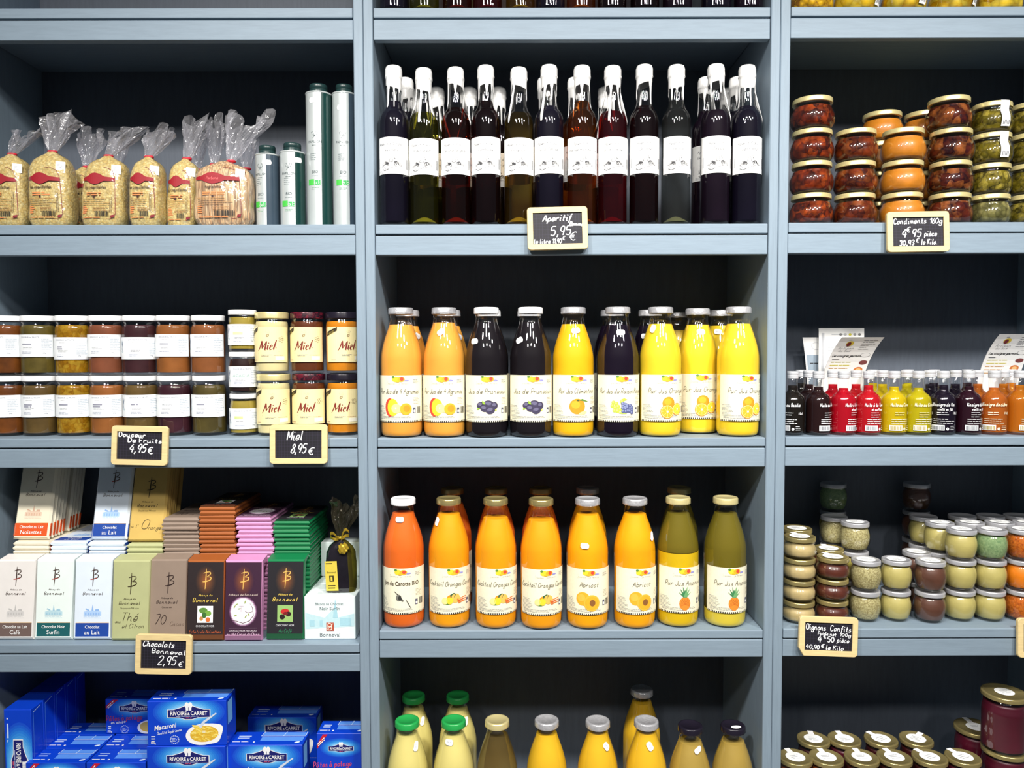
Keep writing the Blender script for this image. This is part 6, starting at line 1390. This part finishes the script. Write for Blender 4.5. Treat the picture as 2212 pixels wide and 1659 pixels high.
rear = [(1845, YM+0.072, ['olive', 'olive', 'grain'], 'behind the grainy stack'), (1800, YM+0.130, ['olive', 'olive', 'grain'], 'in the third row behind the dark onions'), (1797, YM+0.192, ['olive', 'olive', 'olive', 'herb'], 'in the tall shaded stack at the back left'), (1979, YM+0.064, ['cassis', 'cassis'], 'behind the dark brown stack'),
        (1976, YM+0.190, ['cassis', 'cassis', 'cassis', 'cassis'], 'in the tall shaded stack at the back middle'), (2027, YM+0.066, ['mustard', 'mustard', 'mustard'], 'behind and left of the three-high yellow stack'), (1992, YM+0.130, ['cassis', 'olive', 'mustard'], 'in the third row behind the dark brown jars'),
        (2092, YM+0.068, ['mustard', 'mustard', 'mustard'], 'in the second row behind the three-high yellow stack'), (2156, YM+0.068, ['mustard', 'mustard', 'mustard'], 'in the second row behind the green-topped stack'), (2216, YM+0.068, ['spice', 'spice', 'spice'], 'in the second row behind the orange stack'),
        (2075, YM+0.134, ['olive', 'olive', 'olive'], 'in the third row, lid in shade, behind yellow'), (2136, YM+0.134, ['olive', 'olive', 'olive'], 'in the third row, lid in shade, behind green'), (2195, YM+0.134, ['spice', 'spice', 'spice'], 'in the third row, lid in shade, behind orange')]
for px, Y, L_, wh in rear:
    for lv, k in enumerate(L_):
        mjar('mustard_jar', px, 1250, Y, z3, lv, MJ, 'mustard', k, SILVER_S, 0.0296, MH, '%s mustard jar %s, %s' % (cn[k], wh, ('bottom', 'second', 'third', 'fourth')[lv]+' from below'), MG, 0.0545, (0.0195, False) if lv == len(L_)-1 and Y < YM+0.1 else None, 0.2)

# ------------------------------------------------------------------ jam jars with gold lids on the lowest right shelf
zl = Z['R'][4]; LG = 'gold-lidded jars on the lowest right shelf'
hj = 0.1830
LJ = jar_prof(0.0350, 0.1800, 0.0335, 0.160, 0.010)
row_f = [(1718, 1634, 'amberjam', 0.2), (1785, 1636, 'amberjam', 0.05), (1861, 1640, 'darkjam', 0.0), (1932, 1633, 'darkjam', 0.15), (2008, 1635, 'darkjam', 0.45), (2080, 1631, 'plumjam', 0.40)]
for i, (px, py, k, rz) in enumerate(row_f):
    mjar('jam_jar', px, py, 0.052, zl, 0, LJ, 'tall_jam', k, GOLD_D, 0.0358, hj, 'gold-lidded jar in the front row of the lowest right shelf, %s from the post' % ORD[i+1], LG, 0.165, (0.0205, True), rz)
for i, (px, py, k, rz) in enumerate([(1757, 1592, 'darkjam', -0.15), (1824, 1588, 'plumjam', 0.05), (1903, 1594, 'darkjam', 0.5), (1979, 1597, 'darkjam', -0.75)]):
    mjar('jam_jar', px, py, 0.130, zl, 0, LJ, 'tall_jam', k, GOLD_D, 0.0358, hj, 'gold-lidded jar in the second row of the lowest right shelf, %s from the post' % ORD[i+1], LG, 0.165, (0.0205, True), rz)
zt = at(2166, 1492, 0.066).z; hb_ = 0.1240
lowh = zt-hb_-zl-UP*3
BJ2 = jar_prof(0.0445, lowh-0.003, 0.0420, lowh-0.022, 0.012)
mjar('jam_jar', 2170, 1600, 0.064, zl, 0, BJ2, 'big_jam_low', 'plumjam', GOLD_D, 0.0452, lowh, 'big plum-coloured jar under the topmost big jar', LG, lowh-0.016, None)
t_ = mjar('jam_jar', 2168, 1560, 0.064, zl+lowh+UP, 0, BJ, 'big_jam', 'plumjam', GOLD_D, 0.0452, hb_, 'big plum-coloured jar standing on top at the right edge', LG, 0.104, (0.0195, False))
mjar('jam_jar', 2108, 1560, 0.158, zl, 0, BJ2, 'big_jam_low', 'plumjam', GOLD_D, 0.0452, lowh, 'big plum-coloured jar in shade behind the stacked big jars', LG, lowh-0.016, (0.0205, True))

# ------------------------------------------------------------------ chalkboard price signs hooked on the shelf fronts
FRAME = pm('pale_pine_frame', C(230, 206, 150), 0.5, var=0.08, scale=30, stretch=(1, 8, 8)); SLATE = pm('black_slate', C(21, 19, 29), 0.6, var=0.15, scale=30); GRID = ink(58, 54, 74); CHALK = pm('white_chalk_marker', C(248, 250, 252), 0.7, var=0.02)
def sign(label, px0, py0, px1, py1, tilt, writing, fw_=0.0115, cut=False):
    a, b = at(px0, py0, -0.013), at(px1, py1, -0.013)
    w, h = (b.x-a.x), (a.z-b.z); cx_, cz = (a.x+b.x)/2, (a.z+b.z)/2
    t = thing('price_sign', label, 'price sign', (cx_, -0.010, cz-h/2), 0.0, 'chalkboard price signs on the shelf fronts', rot=(R(-3), R(tilt), 0))
    def outline(ww, hh, r, n=5, chop=False):
        P = []
        for sx, sz, a0 in ((1, 1, 0), (-1, 1, 90), (-1, -1, 180), (1, -1, 270)):
            if chop and (sx, sz) == (-1, -1): P += [(-ww, -hh+0.016), (-ww+0.010, -hh)]; continue
            for k in range(n+1): q = R(a0+90*k/n); P.append((sx*(ww-r)+r*math.cos(q), sz*(hh-r)+r*math.sin(q)))
        return P
    mb = MB(); O = outline(w/2, h/2, 0.007, chop=cut); n = len(O)
    def near(p): return (max(-w/2+fw_, min(w/2-fw_, p[0])), max(-h/2+fw_, min(h/2-fw_, p[1])))
    I = [near(p) for p in O]; V = []
    for P, y, s in ((O, 0.0035, 1), (O, -0.0028, 1), (O, -0.0040, 0.985), (I, -0.0040, 1), (I, -0.0012, 1)):
        V += [(x*s, y, z*s+h/2) for x, z in P]
    Fc = [(r*n+i, r*n+(i+1) % n, (r+1)*n+(i+1) % n, (r+1)*n+i) for r in range(4) for i in range(n)]
    mb.add(V, Fc, FRAME); mb.add([(x, 0.0035, z+h/2) for x, z in O], [tuple(range(n))[::-1]], FRAME)
    part('frame', mb.mesh('frame'), t, label='pale wooden frame')
    mb = MB(); iw, ih = w/2-fw_+0.0005, h/2-fw_+0.0005
    mb.box(-iw, iw, -0.0011, 0.0025, h/2-ih, h/2+ih, SLATE)
    c = Canvas(flatM(0, -0.0011, h/2), mb, lift=0.00025)
    g = 0.0057; k = -iw+0.002
    while k < iw: c.rect(k, -ih, k+0.0004, ih, GRID, 1); k += g
    k = -ih+0.002
    while k < ih: c.rect(-iw, k, iw, k+0.0004, GRID, 1); k += g
    for txt, u0, u1, v, hh, sl, wd, rot in writing:
        nat = sum(pen_strokes(ch)[1]+0.2 if ch != ' ' else 5 for ch in txt)*hh/10
        c.pen(txt, u0*iw, v*ih, hh, CHALK, 2, wd, sl, 'l', 0.2, (u1-u0)*iw/nat, rot)
    part('slate', mb.mesh('slate'), t, label='black slate with white writing')
    mb = MB(); mb.box(-0.018, 0.018, 0.0036, 0.0066, h*0.25, h*0.55, FRAME, 0.0005); part('back_clip', mb.mesh('back_clip'), t)
    return t
E_ = '\u20ac'
sign('chalkboard sign priced 5,95 under the aperitif bottles', 1140, 446, 1271, 539, -1.2, [('Aperitif', -0.62, 0.58, 0.44, 0.0122, 0.35, 0.0022, 2), ('Pomme', 0.46, 1.04, 0.16, 0.0078, 0.35, 0.0019, -2), ('5,95', -0.32, 0.56, -0.46, 0.0180, 0.2, 0.0021, 2), (E_, 0.44, 0.76, -0.78, 0.0165, 0.3, 0.0017, 2), ('le litre 11,90', -0.97, 0.16, -0.93, 0.0088, 0.12, 0.0016, 0), (E_, 0.18, 0.30, -0.74, 0.0075, 0.2, 0.0016, 0)])
sign('chalkboard sign priced 4,95 under the condiment jars', 1919, 456, 2052, 544, -0.8, [('Condiments', -0.95, 0.34, 0.54, 0.0108, 0.1, 0.0018, 1), ('160g', 0.44, 0.96, 0.54, 0.0108, 0.2, 0.0018, 1), ('4', -0.66, -0.42, -0.38, 0.0170, 0.2, 0.0023, 0), (E_, -0.46, -0.28, -0.02, 0.0105, 0.2, 0.0018, 0), ('95', -0.27, 0.14, -0.34, 0.0155, 0.2, 0.0022, 0), ('pi\u00e8ce', 0.24, 0.74, -0.30, 0.0100, 0.1, 0.0018, 0), ('30,93', -0.74, -0.14, -0.92, 0.0100, 0.1, 0.0019, 2), (E_, -0.10, 0.04, -0.72, 0.0080, 0.2, 0.0015, 0), ('le Kilo.', 0.10, 0.74, -0.86, 0.0105, 0.2, 0.0018, 0)])
sign('chalkboard sign priced 4,95 under the fruit jams', 237, 921, 361, 1005, 1.4, [('Douceur', -0.94, 0.26, 0.62, 0.0090, 0.05, 0.0020, -1), ('De Fruits', -0.54, 0.98, 0.24, 0.0088, 0.05, 0.0020, -1), ('4,95', -0.50, 0.28, -0.48, 0.0165, 0.3, 0.0023, 0), (E_, 0.34, 0.62, -0.56, 0.0135, 0.1, 0.0021, 0)])
sign('chalkboard sign priced 8,95 under the honey jars', 581, 918, 707, 1002, 0.0, [('Miel', -0.52, 0.18, 0.28, 0.0185, 0.25, 0.0021, 2), ('8,95', -0.36, 0.32, -0.62, 0.0185, 0.25, 0.0022, 0), (E_, 0.38, 0.66, -0.74, 0.0145, 0.3, 0.0020, 2)])
sign('chalkboard sign priced 2,95 under the chocolate bars', 289, 1373, 413, 1457, 1.2, [('Chocolats', -0.94, 0.46, 0.56, 0.0115, 0.3, 0.0019, -2), ('Bonneval', -0.54, 0.98, 0.10, 0.0092, 0.12, 0.0016, -3), ('2,95', -0.28, 0.56, -0.70, 0.0175, 0.22, 0.0019, -1), (E_, 0.62, 0.86, -0.84, 0.0110, 0.3, 0.0017, 0)])
sign('chalkboard sign with a chipped corner under the onion confits', 1726, 1335, 1852, 1418, 2.2, [('Oignons', -0.94, -0.10, 0.48, 0.0112, 0.03, 0.0018, -2), ('Confits', 0.06, 0.95, 0.42, 0.0110, 0.1, 0.0015, -2), ('Poids net', -0.44, 0.34, 0.12, 0.0066, 0.1, 0.0014, -3), ('100g', 0.46, 0.95, 0.06, 0.0062, 0.1, 0.0012, -2), ('4', -0.46, -0.26, -0.42, 0.0138, 0.15, 0.0018, 0), (E_, -0.22, -0.06, -0.12, 0.0078, 0.2, 0.0015, 0), ('50', -0.04, 0.26, -0.38, 0.0112, 0.03, 0.0018, -2), ('pi\u00e8ce', 0.36, 0.88, -0.36, 0.0092, 0.1, 0.0015, -3), ('40,90', -0.92, -0.34, -0.86, 0.0082, 0.05, 0.0017, -3), (E_, -0.30, -0.14, -0.80, 0.0076, 0.2, 0.0014, 0), ('le Kilo', -0.10, 0.66, -0.90, 0.0088, 0.15, 0.0014, -2)], cut=True)
sign('chalkboard sign mostly cut off by the right picture edge', 2201, 1338, 2327, 1421, 0.5, [])
